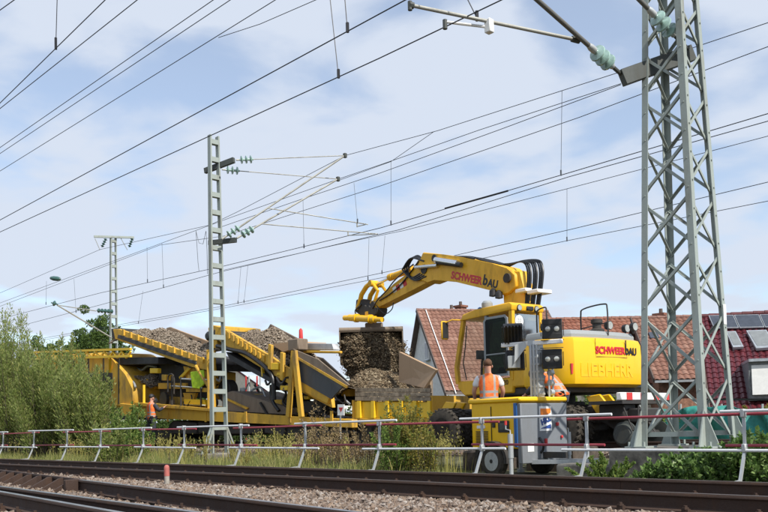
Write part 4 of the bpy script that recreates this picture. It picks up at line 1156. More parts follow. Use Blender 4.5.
bkw_, br_, bv_ = np.array(bkw), np.array(br), np.array(bv)
Cs = bkw_ + br_ * ((uu - .5) * BKW)[:, None] - bv_ * (ww + RNG.normal(0, .035, len(ww)))[:, None]; Cs[:, 2] -= vv
spoil = thing('spoil_load', 'dark brown stony spoil pouring from the bucket into the hopper', 'spoil', bkp(.5, BKH, .2))
Ss = RNG.uniform(.016, .045, len(Cs)) * (1 + .9 * (RNG.uniform(0, 1, len(Cs)) > .94))
_o = stones('spoil_stones', Cs, Ss, M['soil_stone'], spoil); _o['kind'] = 'stuff'
nu, nv = 26, 24
Vg = []
for j in range(nv):
    for i in range(nu):
        t = j / (nv - 1)
        x, v_, w = spoil_point(.5 - .5 * math.cos(math.pi * i / (nu - 1)), t)
        q = bkp(float(x), float(v_), float(w) - .035); Vg.append(q)
Fg = np.array([(j * nu + i, j * nu + i + 1, (j + 1) * nu + i + 1, (j + 1) * nu + i) for j in range(nv - 1) for i in range(nu - 1)])
np_mesh('spoil_core', np.array(Vg), Fg, M['soil'], spoil, smooth=True)

# loose stones dropping round the mass
nl_ = 420
tl = RNG.uniform(.15, 1.05, nl_); sd = RNG.choice([-1, 1], nl_)
ul = np.where(sd < 0, np.interp(tl, EDGE_T, EDGE_L), np.interp(tl, EDGE_T, EDGE_R)) + sd * np.abs(RNG.normal(0, .035, nl_))
Cl = bkw_ + br_ * ((ul - .5) * BKW)[:, None] - bv_ * RNG.uniform(-.2, .3, nl_)[:, None]; Cl[:, 2] -= .08 + tl * (BKH - .02)
_o = stones('falling_stones', Cl, RNG.uniform(.012, .034, nl_), M['soil_stone'], spoil); _o['kind'] = 'stuff'

# ------------------------------------------------------------------ spoil conveyor wagon on the track under repair
N, FQ = 15.6, 18.2                  # near and far side of the wagon
wg = thing('conveyor_wagon', 'dusty yellow spoil conveyor wagon with two rising belts full of gravel', 'rail wagon', (G(230, N, .2).x, Y_WORK, Z_WORK + .06))
def W(name, m, parent=wg):
    def f(mb, ang=38): return mb.out(name, M[m], parent, True, ang)
    return f
def wpx(name, m, pts, Y0, Y1, bev=.015, parent=wg):
    mb = MB(); mb.px(pts, Y0, Y1, bev); return mb.out(name, M[m], parent, True)
# main frame: two long side sills
for Yq in (N, FQ - .22):
    wpx('side_sill', 'yellow_work', [(120, 403.5), (160, 407), (234, 412.5), (300, 417), (352, 419.5), (352, 428), (300, 425.5), (234, 422.5), (160, 418.5), (120, 416)], Yq, Yq + .22) if Yq == N else None
qa, qb = P(120, 404, N), P(352, 419, N)
mb = MB(); mb.bar((qa.x, FQ - .1, qa.z - .15), (qb.x, FQ - .1, qb.z - .15), .22, .30); W('side_sill', 'yellow_work')(mb)
mb = MB(); mb.bar((qa.x, Y_WORK, qa.z - .12), (qb.x, Y_WORK, qb.z - .12), 2.1, .10); W('floor_plate', 'under')(mb)
for px_ in (138, 168, 206, 246, 290, 332):
    q = P(px_, 417, N); mb = MB(); mb.box((q.x, N - .012, q.z), (.10, .03, .34)); W('sill_rib', 'yellow_work')(mb)
# bogies under the frame
wheel = MB(); wheel.lathe((0, -.07, 0), (0, 1, 0), [(0, .04), (0, .36), (.03, .42), (.12, .43), (.135, .46), (.14, .1)], 26); wheel_me = wheel.mesh('wheel')
for px_ in (150, 300):
    cx = G(px_, N, .6).x
    for s in (-1, 1):
        mb = MB(); mb.prism([(cx - 1.25, Y_WORK + s * 1.0, .62), (cx - .45, Y_WORK + s * 1.0, .42), (cx + .45, Y_WORK + s * 1.0, .42), (cx + 1.25, Y_WORK + s * 1.0, .62), (cx + 1.2, Y_WORK + s * 1.0, .82), (cx - 1.2, Y_WORK + s * 1.0, .82)], (0, s * .10, 0), .02)
        W('bogie_frame', 'under')(mb)
    for dx in (-.9, .9):
        for s in (-1, 1):
            o = link('wheel', wheel_me, M['under'], wg, Vector((cx + dx, Y_WORK + s * .76, .69)) - wg.location, (0, 0, 0 if s > 0 else math.pi))
        mb = MB(); mb.cyl((cx + dx, Y_WORK - .7, .69), (cx + dx, Y_WORK + .7, .69), .07, n=10); W('axle', 'under')(mb)
# left conveyor
CL = [(113, 329.5), (119, 329), (188, 353), (213, 362), (214, 372), (192, 367), (150, 352), (115, 339)]
wpx('conveyor_side', 'yellow_work', CL, N + .1, N + .22)
wpx('conveyor_side', 'yellow_work', CL, FQ - .5, FQ - .38)
wpx('conveyor_trough', 'belt', [(118, 332), (212, 364), (213, 371), (116, 338)], N + .24, FQ - .52)
wpx('side_channel', 'belt', [(118, 334.5), (160, 349), (196, 361.5), (196, 365), (158, 352.5), (117, 338)], N + .06, N + .10)
for k in range(12):
    x = 122 + k * 7.2; y = 330.5 + k * 2.5
    wpx('conveyor_rib', 'yellow_work', [(x, y - 1.2), (x + 1.6, y - .7), (x + 1.6, y + 5), (x, y + 4.5)], N + .04, N + .1, 0)
wpx('head_drum_guard', 'under', [(111, 329), (117, 328), (118, 338), (112, 339)], N + .3, FQ - .6)
wpx('far_wing', 'tan_plate', [(166, 328), (170, 327), (208, 341), (208, 351), (168, 336)], FQ - .35, FQ - .29)
for k in range(4):
    wpx('wing_rib', 'under', [(172 + k * 8.5, 331.5 + k * 3), (175 + k * 8.5, 332.5 + k * 3), (175 + k * 8.5, 337 + k * 3), (172 + k * 8.5, 336 + k * 3)], FQ - .38, FQ - .355, 0)
# right conveyor
CRp = [(215, 326), (222, 327.5), (268, 355), (292, 371), (330, 396), (327, 404), (289, 384), (255, 364), (228, 347), (215, 338)]
wpx('conveyor_side', 'yellow_work', CRp, N, N + .12)
wpx('conveyor_side', 'yellow_work', CRp, FQ - .5, FQ - .38)
wpx('conveyor_trough', 'belt', [(214, 329), (330, 400), (326, 406), (212, 337)], N + .14, FQ - .52)
wpx('head_drum_guard', 'yellow_work', [(208, 328), (211, 325), (217, 326), (217, 348), (210, 349)], N + .2, FQ - .6)
mb = MB(); q = P(206.5, 336, N + .1); mb.lathe(q, (0, 1, 0), [(0, .10), (.06, .16), (.4, .16)], 16); W('drum_motor', 'black')(mb)
for k in range(11):
    x = 222 + k * 4.4; y = 328.5 + k * 2.85
    wpx('conveyor_rib', 'yellow_work', [(x, y), (x + 2.4, y + 1.4), (x + 2.4, y + 7.5), (x, y + 6)], N - .05, N - .002, 0)
wpx('return_belt', 'belt', [(226, 352), (289, 389), (289, 393), (230, 360)], N + .05, FQ - .6, 0)
mb = MB(); mb.tube(curve_pts([P(x, y, N - .04) for x, y in ((217, 346), (232, 350), (245, 353), (259, 362), (268, 370), (273, 379), (274, 400))], 5), .07, 8); W('cable_hose', 'rubber')(mb)
for (x, y0, y1) in ((268, 344, 370), (280, 352, 381)):
    wpx('stanchion', 'yellow_work', [(x, y0), (x + 3.4, y0 + 1), (x + 2.6, y1), (x - .5, y1 - 1)], N - .10, N - .004)
wpx('far_wing', 'rust_plate', [(266, 331), (270, 324), (298, 338.5), (298, 348), (268, 340)], FQ - .36, FQ - .30)
wpx('dust_plate', 'tan_plate', [(271, 344), (298, 341), (301, 346), (283, 352)], N + .3, FQ - 1.2, 0)
# A frame and chute at the loading end
mb = MB()
mb.bar(P(294, 351, N - .05), P(288.5, 417, N - .05), .10, .16); W('leg_post', 'yellow_work')(mb)
mb = MB(); mb.bar(P(294.5, 351, N - .16), P(301.5, 417, N - .16), .10, .16); W('leg_post', 'yellow_work')(mb)
mb = MB(); mb.bar(P(300, 352, FQ), P(298, 417, FQ), .12, .16); W('leg_post', 'yellow_work')(mb)
wpx('chute_wall', 'chute', [(298, 358), (344, 385), (331, 399), (300, 381)], N - .02, N + .04, 0)
mb = MB(); mb.prism([P(293, 349, N - .10), P(318, 359.5, N - .10), P(349, 385, N - .10), P(346, 387, N - .10), P(298, 357.5, N - .10)], (0, .05, 0)); W('chute_rim', 'rust_plate')(mb)
wpx('rim_edge', 'yellow_work', [(298, 357.2), (347, 386), (346, 388.2), (298, 359.6)], N - .12, N - .06, 0)
wpx('chute_wall', 'rust_plate', [(300, 352), (322, 358), (350, 384), (345, 388)], FQ - .4, FQ - .34, 0)
wpx('diagonal_beam', 'yellow_work', [(300, 380), (331, 398), (332, 408), (301, 392)], N + .1, N + .24)
wpx('cross_trough', 'galv', [(306, 343), (332, 343.5), (334, 350), (307, 350)], N + .5, N + .75)
wpx('cross_beam', 'yellow_work', [(303, 350.5), (340, 351), (340, 353.5), (303, 353)], N + .4, N + .5)
mb = MB(); q = P(301, 341, N + .3); mb.lathe(q, (0, 0, 1), [(0, .06), (.05, .065), (.33, .055), (.38, .02)], 12); W('red_lamp', 'red')(mb)
mb = MB(); q = P(298, 345, N + .2); mb.box(q, (.5, .4, .35), bev=.03); W('valve_block', 'rust_plate')(mb)
# deck clutter under the right conveyor
wpx('sloped_deck', 'rust_plate', [(222, 394), (232, 391), (292, 409), (292, 415), (222, 411)], N + .3, FQ - .4)
wpx('deck_strip', 'yellow_work', [(222, 398), (224, 397), (248, 408), (246, 409.5)], N + .24, N + .29, 0)
mb = MB(); q = P(228, 391, N + .9); mb.lathe(q - Vector((0, .18, 0)), (0, 1, 0), [(0, .12), (0, .36), (.03, .39), (.33, .39), (.36, .36), (.36, .1)], 26); W('cable_drum', 'under')(mb)
for (x, y, w, h, mm) in ((276, 404, 12, 9, 'yellow_work'), (312, 407, 20, 12, 'under'), (288, 402, 8, 16, 'under'), (322, 398, 10, 8, 'under'), (262, 408, 10, 6, 'under'), (306, 397, 6, 5, 'bright_yellow')):
    wpx('deck_box', mm, [(x - w / 2, y - h / 2), (x + w / 2, y - h / 2), (x + w / 2, y + h / 2), (x - w / 2, y + h / 2)], N + .45, N + 1.2, .03)
mb = MB(); mb.tube(curve_pts([P(x, y, N + .1) for x, y in ((274, 384), (271, 392), (273, 402), (279, 411))], 4), .06, 7); W('cable_hose', 'rubber')(mb)
mb = MB(); mb.tube(curve_pts([P(x, y, N + .3) for x, y in ((280, 388), (286, 393), (283, 402), (290, 410))], 4), .04, 7); W('cable_hose', 'rubber')(mb)
# hopper at the bucket end
HN, HF = 16.0, 18.8
for k in range(3):
    y0 = 388 + k * 4.4
    wpx('plank', 'wood_plank', [(355, y0), (430, y0 + .4), (430, y0 + 4.2), (355, y0 + 3.9)], HN - .02 * k, HN + .06, .004)
wpx('hopper_wall', 'bright_yellow', [(353, 401.5), (431, 402), (431, 418), (353, 419)], HN + .02, HN + .12)
wpx('hopper_wall', 'rust_plate', [(353, 380), (431, 380), (431, 418), (353, 419)], HF, HF + .1)
qa, qb = P(353, 400, HN), P(431, 400, HN)
for q in (qa, qb):
    mb = MB(); mb.box((q.x, (HN + HF) / 2, 1.1), (.1, HF - HN, .9)); W('hopper_end', 'yellow_work')(mb)
for k in range(6):
    wpx('hopper_rib', 'bright_yellow', [(357 + k * 14, 401), (360 + k * 14, 401), (360 + k * 14, 418), (357 + k * 14, 418)], HN - .06, HN + .02, 0)
wpx('hopper_sill', 'yellow_work', [(345, 418.5), (434, 418.5), (434, 424), (345, 425)], HN - .05, HN + .18)
mb = MB(); mb.box(((qa.x + qb.x) / 2, Y_WORK + .4, .62), ((qb.x - qa.x) * .9, 1.6, .28)); W('hopper_frame', 'under')(mb)
for dx in (-1.3, 1.3):
    for s in (-1, 1):
        link('wheel', wheel_me, M['under'], wg, Vector(((qa.x + qb.x) / 2 + dx, Y_WORK + s * .76, .69)) - wg.location, (0, 0, 0 if s > 0 else math.pi))
mb = MB(); mb.prism([P(399, 352, HN + .9), P(436, 370, HN + .2), P(424, 388, HN + .2), P(399, 382, HN + .9)], (.05, .05, 0)); W('hopper_wing', 'tan_plate')(mb)
mb = MB(); mb.prism([P(352, 372, HF - .2), P(402, 352, HF - .2), P(430, 368, HF - .2), P(430, 385, HF - .2), P(352, 388, HF - .2)], (0, .06, 0)); W('hopper_wing', 'tan_plate')(mb)
# machinery under the left conveyor
wpx('belt_box', 'belt', [(111, 358), (158, 357), (158, 364), (112, 365)], N + .2, N + 1.2)
wpx('bin_wall', 'belt', [(122, 365), (162, 362), (163, 386), (136, 392), (124, 375)], N + 1.3, FQ - .4)
wpx('machine_housing', 'under', [(158, 360), (196, 370), (196, 398), (160, 396)], N + .9, FQ - .4)
wpx('machine_housing', 'yellow_work', [(183, 366), (214, 372), (214, 384), (186, 380)], N + .5, N + 1.4)
wpx('bin_wall', 'yellow_work', [(158, 383), (186, 383), (186, 389), (158, 389)], N + .5, N + .6)
wpx('walkway', 'yellow_work', [(134, 402.5), (214, 409), (214, 411.5), (134, 405.5)], N - .1, N + .9, 0)
wpx('guard_panel', 'yellow_work', [(186, 388), (213, 388), (213, 392), (186, 392)], N + .1, N + .16, 0)
wpx('guard_panel', 'bright_yellow', [(184, 399), (204, 400), (206, 405), (184, 404)], N + .1, N + .5, 0)
wpx('green_cover', 'lime', [(190, 372), (203, 370), (204, 384), (199, 389), (192, 388)], N + .02, N + .08, .02)
for (x0, y0, x1, y1, mm, r) in ((144, 385, 144, 405, 'bright_yellow', .05), (172, 376, 172, 408, 'under', .035), (181, 377, 181, 409, 'under', .035), (201, 376, 201, 409, 'under', .03), (209, 350, 210, 410, 'yellow_work', .09), (214, 350, 214, 410, 'yellow_work', .07), (171, 386, 202, 388, 'galv', .025), (182, 379, 212, 380, 'galv', .03), (196, 366, 212, 392, 'yellow_work', .06)):
    mb = MB(); mb.cyl(P(x0, y0, N + .05), P(x1, y1, N + .05), r, n=8); W('post', mm)(mb)
mb = MB(); mb.tube(curve_pts([P(x, y, N) for x, y in ((168, 392), (168, 378), (171, 374), (174, 378), (174, 394))], 5), .025, 6); W('ladder_rail', 'under')(mb)
mb = MB(); q = P(163, 399, N + .3); mb.lathe(q, (0, 1, 0), [(0, .05), (0, .26), (.1, .28), (.2, .05)], 20); W('blower', 'black')(mb)
mb = MB(); mb.tube(curve_pts([P(x, y, N + .8) for x, y in ((126, 371), (134, 368), (142, 370), (148, 366), (156, 367))], 4), .05, 6); W('cable_hose', 'galv')(mb)
wpx('hopper_door', 'yellow_work', [(183, 393), (196, 393), (192, 404), (186, 404)], N + .3, N + .4, 0)

# tangle of pipes, valves, ladders and brackets under the belts
rq = random.Random(21)
def clutter(x0, x1, y0, y1, n, Y0, Y1):
    for k in range(n):
        x, y = rq.uniform(x0, x1), rq.uniform(y0, y1); Yq = rq.uniform(Y0, Y1)
        kind = rq.random(); mm = rq.choice(('yellow_work', 'yellow_work', 'under', 'under', 'rust_plate', 'bright_yellow'))
        mb = MB()
        if kind < .40:
            a, b = P(x, y, Yq), P(x + rq.uniform(-14, 14), y + rq.choice((-1, 1)) * rq.uniform(2, 16), Yq + rq.uniform(-.1, .3))
            mb.bar(a, b, rq.uniform(.05, .11), rq.uniform(.05, .11)); W('bracket', mm)(mb)
        elif kind < .68:
            w, h = rq.uniform(3, 9), rq.uniform(3, 8)
            mb.px([(x, y), (x + w, y + .2), (x + w, y + h), (x, y + h)], Yq, Yq + rq.uniform(.15, .5), .012); W('equipment_box', mm)(mb)
        elif kind < .88:
            pts = [P(x, y, Yq)]
            for q in range(3): pts.append(P(x + (q + 1) * rq.uniform(2, 6), y + rq.uniform(-7, 7), Yq + rq.uniform(-.1, .1)))
            mb.tube(curve_pts(pts, 4), rq.uniform(.02, .045), 6); W('hose', rq.choice(('rubber', 'rubber', 'galv')))(mb)
        else:
            q = P(x, y, Yq); mb.lathe(q, (rq.uniform(-.3, .3), 1, 0), [(0, .05), (0, rq.uniform(.1, .2)), (.12, .16), (.12, .04)], 16); W('roller', rq.choice(('under', 'galv')))(mb)
clutter(126, 214, 366, 404, 42, N + .1, N + 1.4)
clutter(226, 292, 384, 412, 14, N + .2, N + 1.2)
clutter(292, 346, 386, 418, 30, N + .05, N + 1.0)
clutter(262, 300, 362, 392, 8, N - .1, N + .1)
# dark boxes added in place of the shade under wagon and hopper
for k, (x0, x1) in enumerate(((172, 196), (198, 226), (228, 262), (264, 284), (318, 350))):
    wpx('underframe_shade_box', 'under', [(x0, 418.5 + (x0 - 130) * .05), (x1, 419.5 + (x1 - 130) * .05), (x1, 434 + (k % 2) * 2), (x0, 434 - (k % 2))], N + .1, FQ - .3, .03)
wpx('underframe_shade_box', 'under', [(352, 424), (430, 423), (430, 440), (352, 440)], HN + .3, HF - .3, .03)

# second machine further left: rounded hood and a latticed gantry, half hidden by shrubs
hd = thing('ballast_machine', 'yellow track machine with a rounded hood and latticed gantry behind the shrubs', 'rail machine', (G(70, N, .2).x, Y_WORK, Z_WORK + .06))
mb = MB(); mb.px([(40, 356), (103, 352), (112, 359), (126, 372), (134, 388), (134, 405), (128, 409), (30, 405)], N + .1, FQ - .2, .12); mb.out('hood', M['yellow_work'], hd, True)
for k in range(3):
    mb = MB(); mb.px([(62 + k * 19, 372), (74 + k * 19, 373), (74 + k * 19, 392), (62 + k * 19, 391)], N + .07, N + .11, 0); mb.out('grille', M['under'], hd, True)
for k in range(5):
    mb = MB(); mb.px([(58 + k * 15, 357), (59 + k * 15, 357), (59 + k * 15, 404), (58 + k * 15, 404)], N + .085, N + .115, 0); mb.out('panel_seam', M['under'], hd, True)
mb = MB(); mb.px([(20, 404), (130, 408), (130, 420), (20, 416)], N + .2, FQ - .3, .02); mb.out('frame', M['under'], hd, True)
for k, (x0, x1) in enumerate(((30, 131),)):
    for Yq in (N - .1, N + 1.6):
        for dy in (0, 7):
            mb = MB(); mb.bar(P(x0, 352.5 - (0 if dy == 0 else -dy), Yq), P(x1, 349.0 + dy, Yq), .09, .09); mb.out('gantry_chord', M['bright_yellow'], hd, True)
for k in range(11):
    x = 34 + k * 8.8
    mb = MB(); mb.bar(P(x, 352, N - .1), P(x + 4.4, 358, N - .1), .06, .06); mb.out('gantry_brace', M['bright_yellow'], hd, True)
    mb = MB(); mb.bar(P(x + 8.8, 351.5, N - .1), P(x + 4.4, 358, N - .1), .06, .06); mb.out('gantry_brace', M['bright_yellow'], hd, True)
for k in range(2):
    mb = MB(); mb.bar(P(60 + k * 50, 358, N - .1), P(60 + k * 50, 372, N + .1), .10, .10); mb.out('gantry_post', M['bright_yellow'], hd, True)
cx = G(70, N, .6).x
for dx in (-.9, .9):
    for s in (-1, 1):
        link('wheel', wheel_me, M['under'], hd, Vector((cx + dx, Y_WORK + s * .76, .69)) - hd.location, (0, 0, 0 if s > 0 else math.pi))

# gravel on the belts: heaps made of stones over a soil core
def heap(name, label, ridge, Y0, Y1, base_drop, n, m='wagon_gravel', size=(.03, .06)):
    """ridge: pixel points of the heap's skyline, seen on the middle plane"""
    Ym = (Y0 + Y1) / 2
    R_ = [P(x, y, Ym) for x, y in ridge]
    t = thing(name, label, 'gravel', R_[0] - Vector((0, 0, base_drop)))
    xs = np.array([q.x for q in R_]); zs = np.array([q.z for q in R_])
    hw = (Y1 - Y0) / 2
    X = RNG.uniform(xs[0], xs[-1], n); V_ = RNG.uniform(-1, 1, n)
    zt = np.interp(X, xs, zs)
    Z = zt - base_drop * (np.abs(V_) ** 1.5) + .05 * np.sin(X * 5 + V_ * 3) + RNG.normal(0, .02, n)
    o = stones('gravel_stones', np.stack([X, Ym + V_ * hw, Z], 1), RNG.uniform(size[0], size[1], n), M[m], t); o['kind'] = 'stuff'
    nx_, ny_ = 30, 11
    gx = np.linspace(xs[0], xs[-1], nx_); gv = np.linspace(-1, 1, ny_)
    Vc = np.array([(x, Ym + v * hw * 1.02, np.interp(x, xs, zs) - .03 - base_drop * abs(v) ** 1.5) for v in gv for x in gx])
    Fc = np.array([(j * nx_ + i, j * nx_ + i + 1, (j + 1) * nx_ + i + 1, (j + 1) * nx_ + i) for j in range(ny_ - 1) for i in range(nx_ - 1)])
    np_mesh('gravel_core', Vc, Fc, M['soil'], t, smooth=True)
    return t
heap('gravel_heap', 'long gravel heap riding on the left conveyor belt', [(128, 334), (140, 330), (155, 331), (166, 329.5), (180, 337), (196, 344), (212, 356)], N + .26, FQ - .55, .42, 5200)
heap('gravel_heap', 'gravel heap on the right conveyor belt below the slim mast', [(222, 334), (236, 335.5), (250, 333), (262, 331), (272, 329), (284, 335), (296, 342), (306, 352)], N + .16, FQ - .55, .60, 6200)
heap('gravel_heap', 'small pale gravel mound in the dark bin behind the worker', [(134, 385), (140, 378), (147, 375), (154, 378), (161, 385)], N + .35, N + 1.25, .10, 1200)
heap('gravel_heap', 'dark spoil already dumped into the plank sided hopper', [(348, 390), (356, 385), (365, 375), (376, 369), (388, 372), (398, 380), (406, 388)], HN + .10, HF - .5, .52, 6500, 'soil_stone')
# board sign on the near side of the hopper
sg = thing('sign_board', 'small white sign with a red triangle beside the hopper', 'sign', P(340, 420, N - .3))
mb = MB(); mb.bar(P(340.4, 412, N - .28), P(340.6, 440, N - .28), .03, .03); mb.out('sign_post', M['galv'], sg, True)
mb = MB(); mb.px([(337.5, 404.5), (344, 404.5), (344, 415.5), (337.5, 415.5)], N - .33, N - .31, 0); mb.out('sign_face', M['white'], sg, True)
mb = MB(); mb.px([(338.6, 407.5), (342.9, 407.5), (340.8, 412.3)], N - .336, N - .331, 0); mb.out('sign_triangle', M['red'], sg, True)

# ------------------------------------------------------------------ light tower trailer
tc0 = G(522, 11.45, -.11)            # the trailer's corner nearest the camera, on the ground
_va2 = Vector((tc0.x, tc0.y, 0)).normalized(); _vr2 = Vector((_va2.y, -_va2.x, 0))
# yellow long side runs left and away, grey front runs right and away
ang_y = math.radians(44)
ey = (-_vr2 * math.cos(ang_y) + _va2 * math.sin(ang_y)).normalized()
eg = (_vr2 * math.sin(ang_y) + _va2 * math.cos(ang_y)).normalized()
TRZ = math.atan2(-ey.y, -ey.x)      # local x = towards the drawbar end, i.e. against ey
sT = proj(tc0)[2]
LT = 1.22; WT = 1.14
tr = thing('light_tower_trailer', 'yellow and grey light tower trailer with folded floodlights behind the barrier', 'trailer', tc0 + ey * LT / 2 + eg * WT / 2 - Vector((0, 0, 0)), TRZ)
# local: x forward (grey end at +LT/2), y left; the yellow side facing the camera is at y = -WT/2
ztop = P(522, 401, tc0.y).z - tc0.z
zbot = P(522, 449, tc0.y).z - tc0.z
zgrey = P(522, 464, tc0.y).z - tc0.z
hx, hy = LT / 2, WT / 2
mb = MB(); mb.box((-.03, 0, (zbot + ztop) / 2), (LT - .10, WT - .02, ztop - zbot), bev=.02); body = mb.out('cabinet', M['trailer_yellow'], tr)
mb = MB(); mb.box((hx - .03, 0, (zgrey + ztop) / 2 - .02), (.10, WT, ztop - zgrey - .03), bev=.015); front = mb.out('front_panel', M['trailer_grey'], tr)
mb = MB(); mb.box((-.0, 0, ztop + .03), (LT + .06, WT + .06, .085), bev=.025); mb.out('cabinet_lid', M['trailer_yellow'], tr)
mb = MB(); mb.box((hx - .10, -hy - .004, (zbot + ztop) / 2), (.07, .02, ztop - zbot - .06)); mb.out('blue_edge', M['blue'], tr)
for xs_ in (-.08,):
    mb = MB(); mb.box((xs_, -hy + .006, (zbot + ztop) / 2), (.008, .02, ztop - zbot - .14)); mb.out('door_seam', M['black'], tr)
mb = MB(); mb.box((.22, -hy + .0, ztop - .42), (.26, .02, .20), bev=.006); mb.out('control_window', M['black'], tr)
mb = MB(); mb.box((-.02, -hy + .0, ztop - .38), (.07, .02, .11), bev=.006); mb.out('door_lock', M['black'], tr)
mb = MB(); mb.box((.22, -hy - .012, ztop - .42), (.17, .01, .12)); mb.out('control_panel', M['dark_pane'], tr)
for k in range(8):
    mb = MB(); mb.box((-.32, -hy + .002, zbot + .10 + k * .028), (.30, .02, .012)); mb.out('vent_slot', M['black'], tr)
mb = MB(); mb.box((-.34, -hy + .004, ztop - .30), (.04, .02, .06)); mb.out('warning_label', M['black'], tr)
mb = MB(); mb.box((-.34, -hy + .004, ztop - .42), (.20, .015, .05)); mb.out('type_label', M['white'], tr)
# logo plate on the grey end
def FM(y, z, x=hx + .021): return Matrix(((0, 0, 1, x), (1, 0, 0, y), (0, 1, 0, z), (0, 0, 0, 1)))
mb = MB(); mb.box((hx + .024, .02, ztop - .30), (.006, .30, .42)); lg = mb.out('logo_plate', M['white'], tr)
mb = MB(); mb.prism([(hx + .028, -.105, ztop - .47), (hx + .028, .145, ztop - .47), (hx + .028, .145, ztop - .395), (hx + .028, -.105, ztop - .465)], (.003, 0, 0)); mb.out('logo_field', M['letter_blue'], lg)
mb = MB(); mb.prism([(hx + .0285, .145, ztop - .205), (hx + .0285, .145, ztop - .13), (hx + .0285, -.105, ztop - .13), (hx + .0285, -.105, ztop - .285)], (.003, 0, 0)); mb.out('logo_field', M['orange_print'], lg)
lettering('lettering', 'HKL', .130, Matrix(((0, 0, 1, hx + .034), (.94, -.34, 0, .02), (.34, .94, 0, ztop - .335), (0, 0, 0, 1))), M['letter_blue'], lg, .002, .008)
mb = MB(); mb.box((hx + .024, -.36, ztop - .78), (.006, .15, .14)); mb.out('info_plate', M['white'], tr)
for (y, z, w, h) in ((.30, ztop - .40, .05, .06), (.0, ztop - .70, .05, .12), (.40, ztop - .62, .04, .05)):
    mb = MB(); mb.box((hx + .04, y, z), (.04, w, h), bev=.008); mb.out('red_handle', M['red'], tr)
mb = MB(); mb.tube(curve_pts([(hx + .03, -.15, ztop - .62), (hx + .10, -.14, ztop - .72), (hx + .06, -.10, ztop - .82), (hx + .02, -.12, ztop - .88)], 4), .022, 6); mb.out('cable', M['rubber'], tr)
# chassis, wheels, jacks, drawbar
mb = MB(); mb.box((0, 0, zbot - .07), (LT - .06, WT - .14, .14), bev=.01); mb.box((.3, 0, zbot - .12), (LT + .3, .12, .10)); mb.out('chassis', M['under'], tr)
tw = MB(); tw.lathe((0, -.08, 0), (0, 1, 0), [(0, .14), (0, .24), (.03, .275), (.13, .275), (.16, .24), (.16, .14)], 26); tw_me = tw.mesh('tyre')
rm = MB(); rm.lathe((0, -.085, 0), (0, 1, 0), [(0, .165), (.02, .155), (.03, .135), (.022, .10), (.022, .005)], 22)
for k in range(10):
    an = k * math.pi / 5; rm.cyl((math.cos(an) * .11, -.088, math.sin(an) * .11), (math.cos(an) * .11, -.05, math.sin(an) * .11), .016, n=6)
rm_me = rm.mesh('rim')
sl = MB()
for k in range(8):
    an = k * math.pi / 4; sl.cyl((math.cos(an) * .115, -.072, math.sin(an) * .115), (math.cos(an) * .115, -.062, math.sin(an) * .115), .022, n=8)
sl.cyl((0, -.09, 0), (0, -.06, 0), .035, n=12)
sl_me = sl.mesh('rim_holes')
for s in (-1, 1):
    t_ = link('tyre', tw_me, M['tyre'], tr, (.0, s * (hy + .02), .275), (0, 0, 0 if s < 0 else math.pi))
    link('rim', rm_me, M['galv'], t_); link('rim_holes', sl_me, M['black'], t_)
    fd = MB()
    pts_o = [(.0 + math.cos(a) * .36, .29 + math.sin(a) * .33) for a in np.linspace(-.15, math.pi + .15, 13)]
    pts_i = [(.0 + math.cos(a) * .33, .29 + math.sin(a) * .30) for a in np.linspace(math.pi + .15, -.15, 13)]
    fd.prism([(x, s * (hy + .12), z) for x, z in pts_o + pts_i], (0, -s * .2, 0)); fd.out('mudguard', M['under'], tr)
def jack(x, y, name='jack_leg'):
    mb = MB(); mb.cyl((x, y, .0), (x, y, .06), .07, n=12); mb.cyl((x, y, .05), (x, y, .72), .036, n=10); mb.cyl((x, y, .34), (x, y, .74), .046, n=10); mb.tube([(x, y, .74), (x, y, .80), (x - .10, y, .82), (x - .10, y, .90)], .012, 6)
    o = mb.out(name, M['galv'], tr)
    mb = MB(); mb.cyl((x - .10, y, .89), (x - .10, y, .96), .022, n=8); mb.out('crank_grip', M['red'], o)
jack(hx - .10, -hy - .14); jack(hx - .05, hy + .10); jack(-hx, hy + .1)
mb = MB(); mb.bar((hx, .30, zgrey + .02), (hx + 1.0, .03, zgrey + .04), .07, .07); mb.bar((hx, -.30, zgrey + .02), (hx + 1.0, -.03, zgrey + .04), .07, .07); mb.bar((hx + .95, 0, zgrey + .04), (hx + 1.25, 0, zgrey + .06), .07, .08); mb.out('drawbar', M['galv'], tr)
mb = MB(); mb.cyl((hx + .80, .14, .10), (hx + .80, .14, .62), .03, n=10); mb.lathe((hx + .80, .10, .10), (0, 1, 0), [(0, .03), (0, .10), (.07, .10), (.07, .03)], 16); mb.out('jockey_wheel', M['galv'], tr)
# mast stack on the lid
m0 = P(539, 396, tc0.y + .75)
MI = (Matrix.Translation(tr.location) @ Matrix.Rotation(TRZ, 4, 'Z')).inverted()
lm = MI @ m0
zl = ztop + .07
hm = P(539, 344, tc0.y + .75).z - tc0.z
for k, w in enumerate((.26, .21, .16)):
    mb = MB(); o_ = (-.06 + k * .05)
    mb.box((lm.x + o_, lm.y, zl + (hm - zl) * .5), (.05, w, hm - zl), bev=.008)
    for j in range(7):
        mb.box((lm.x + o_ + .03, lm.y, zl + .06 + (hm - zl) * j / 7.2), (.03, w * .86, .035))
    mb.out('mast_section', M['galv'], tr)
for j in range(5):
    mb = MB(); z = zl + .08 + j * .17
    mb.cyl((lm.x + .16, lm.y + .10, z), (lm.x + .16, lm.y + .18, z), .055, n=14); mb.out('pulley', M['galv'], tr)
for dy in (.10, .20):
    mb = MB(); mb.tube([(lm.x + .15, lm.y + dy, zl), (lm.x + .15, lm.y + dy + .01, hm - .1)], .018, 6); mb.out('mast_cable', M['galv'], tr)
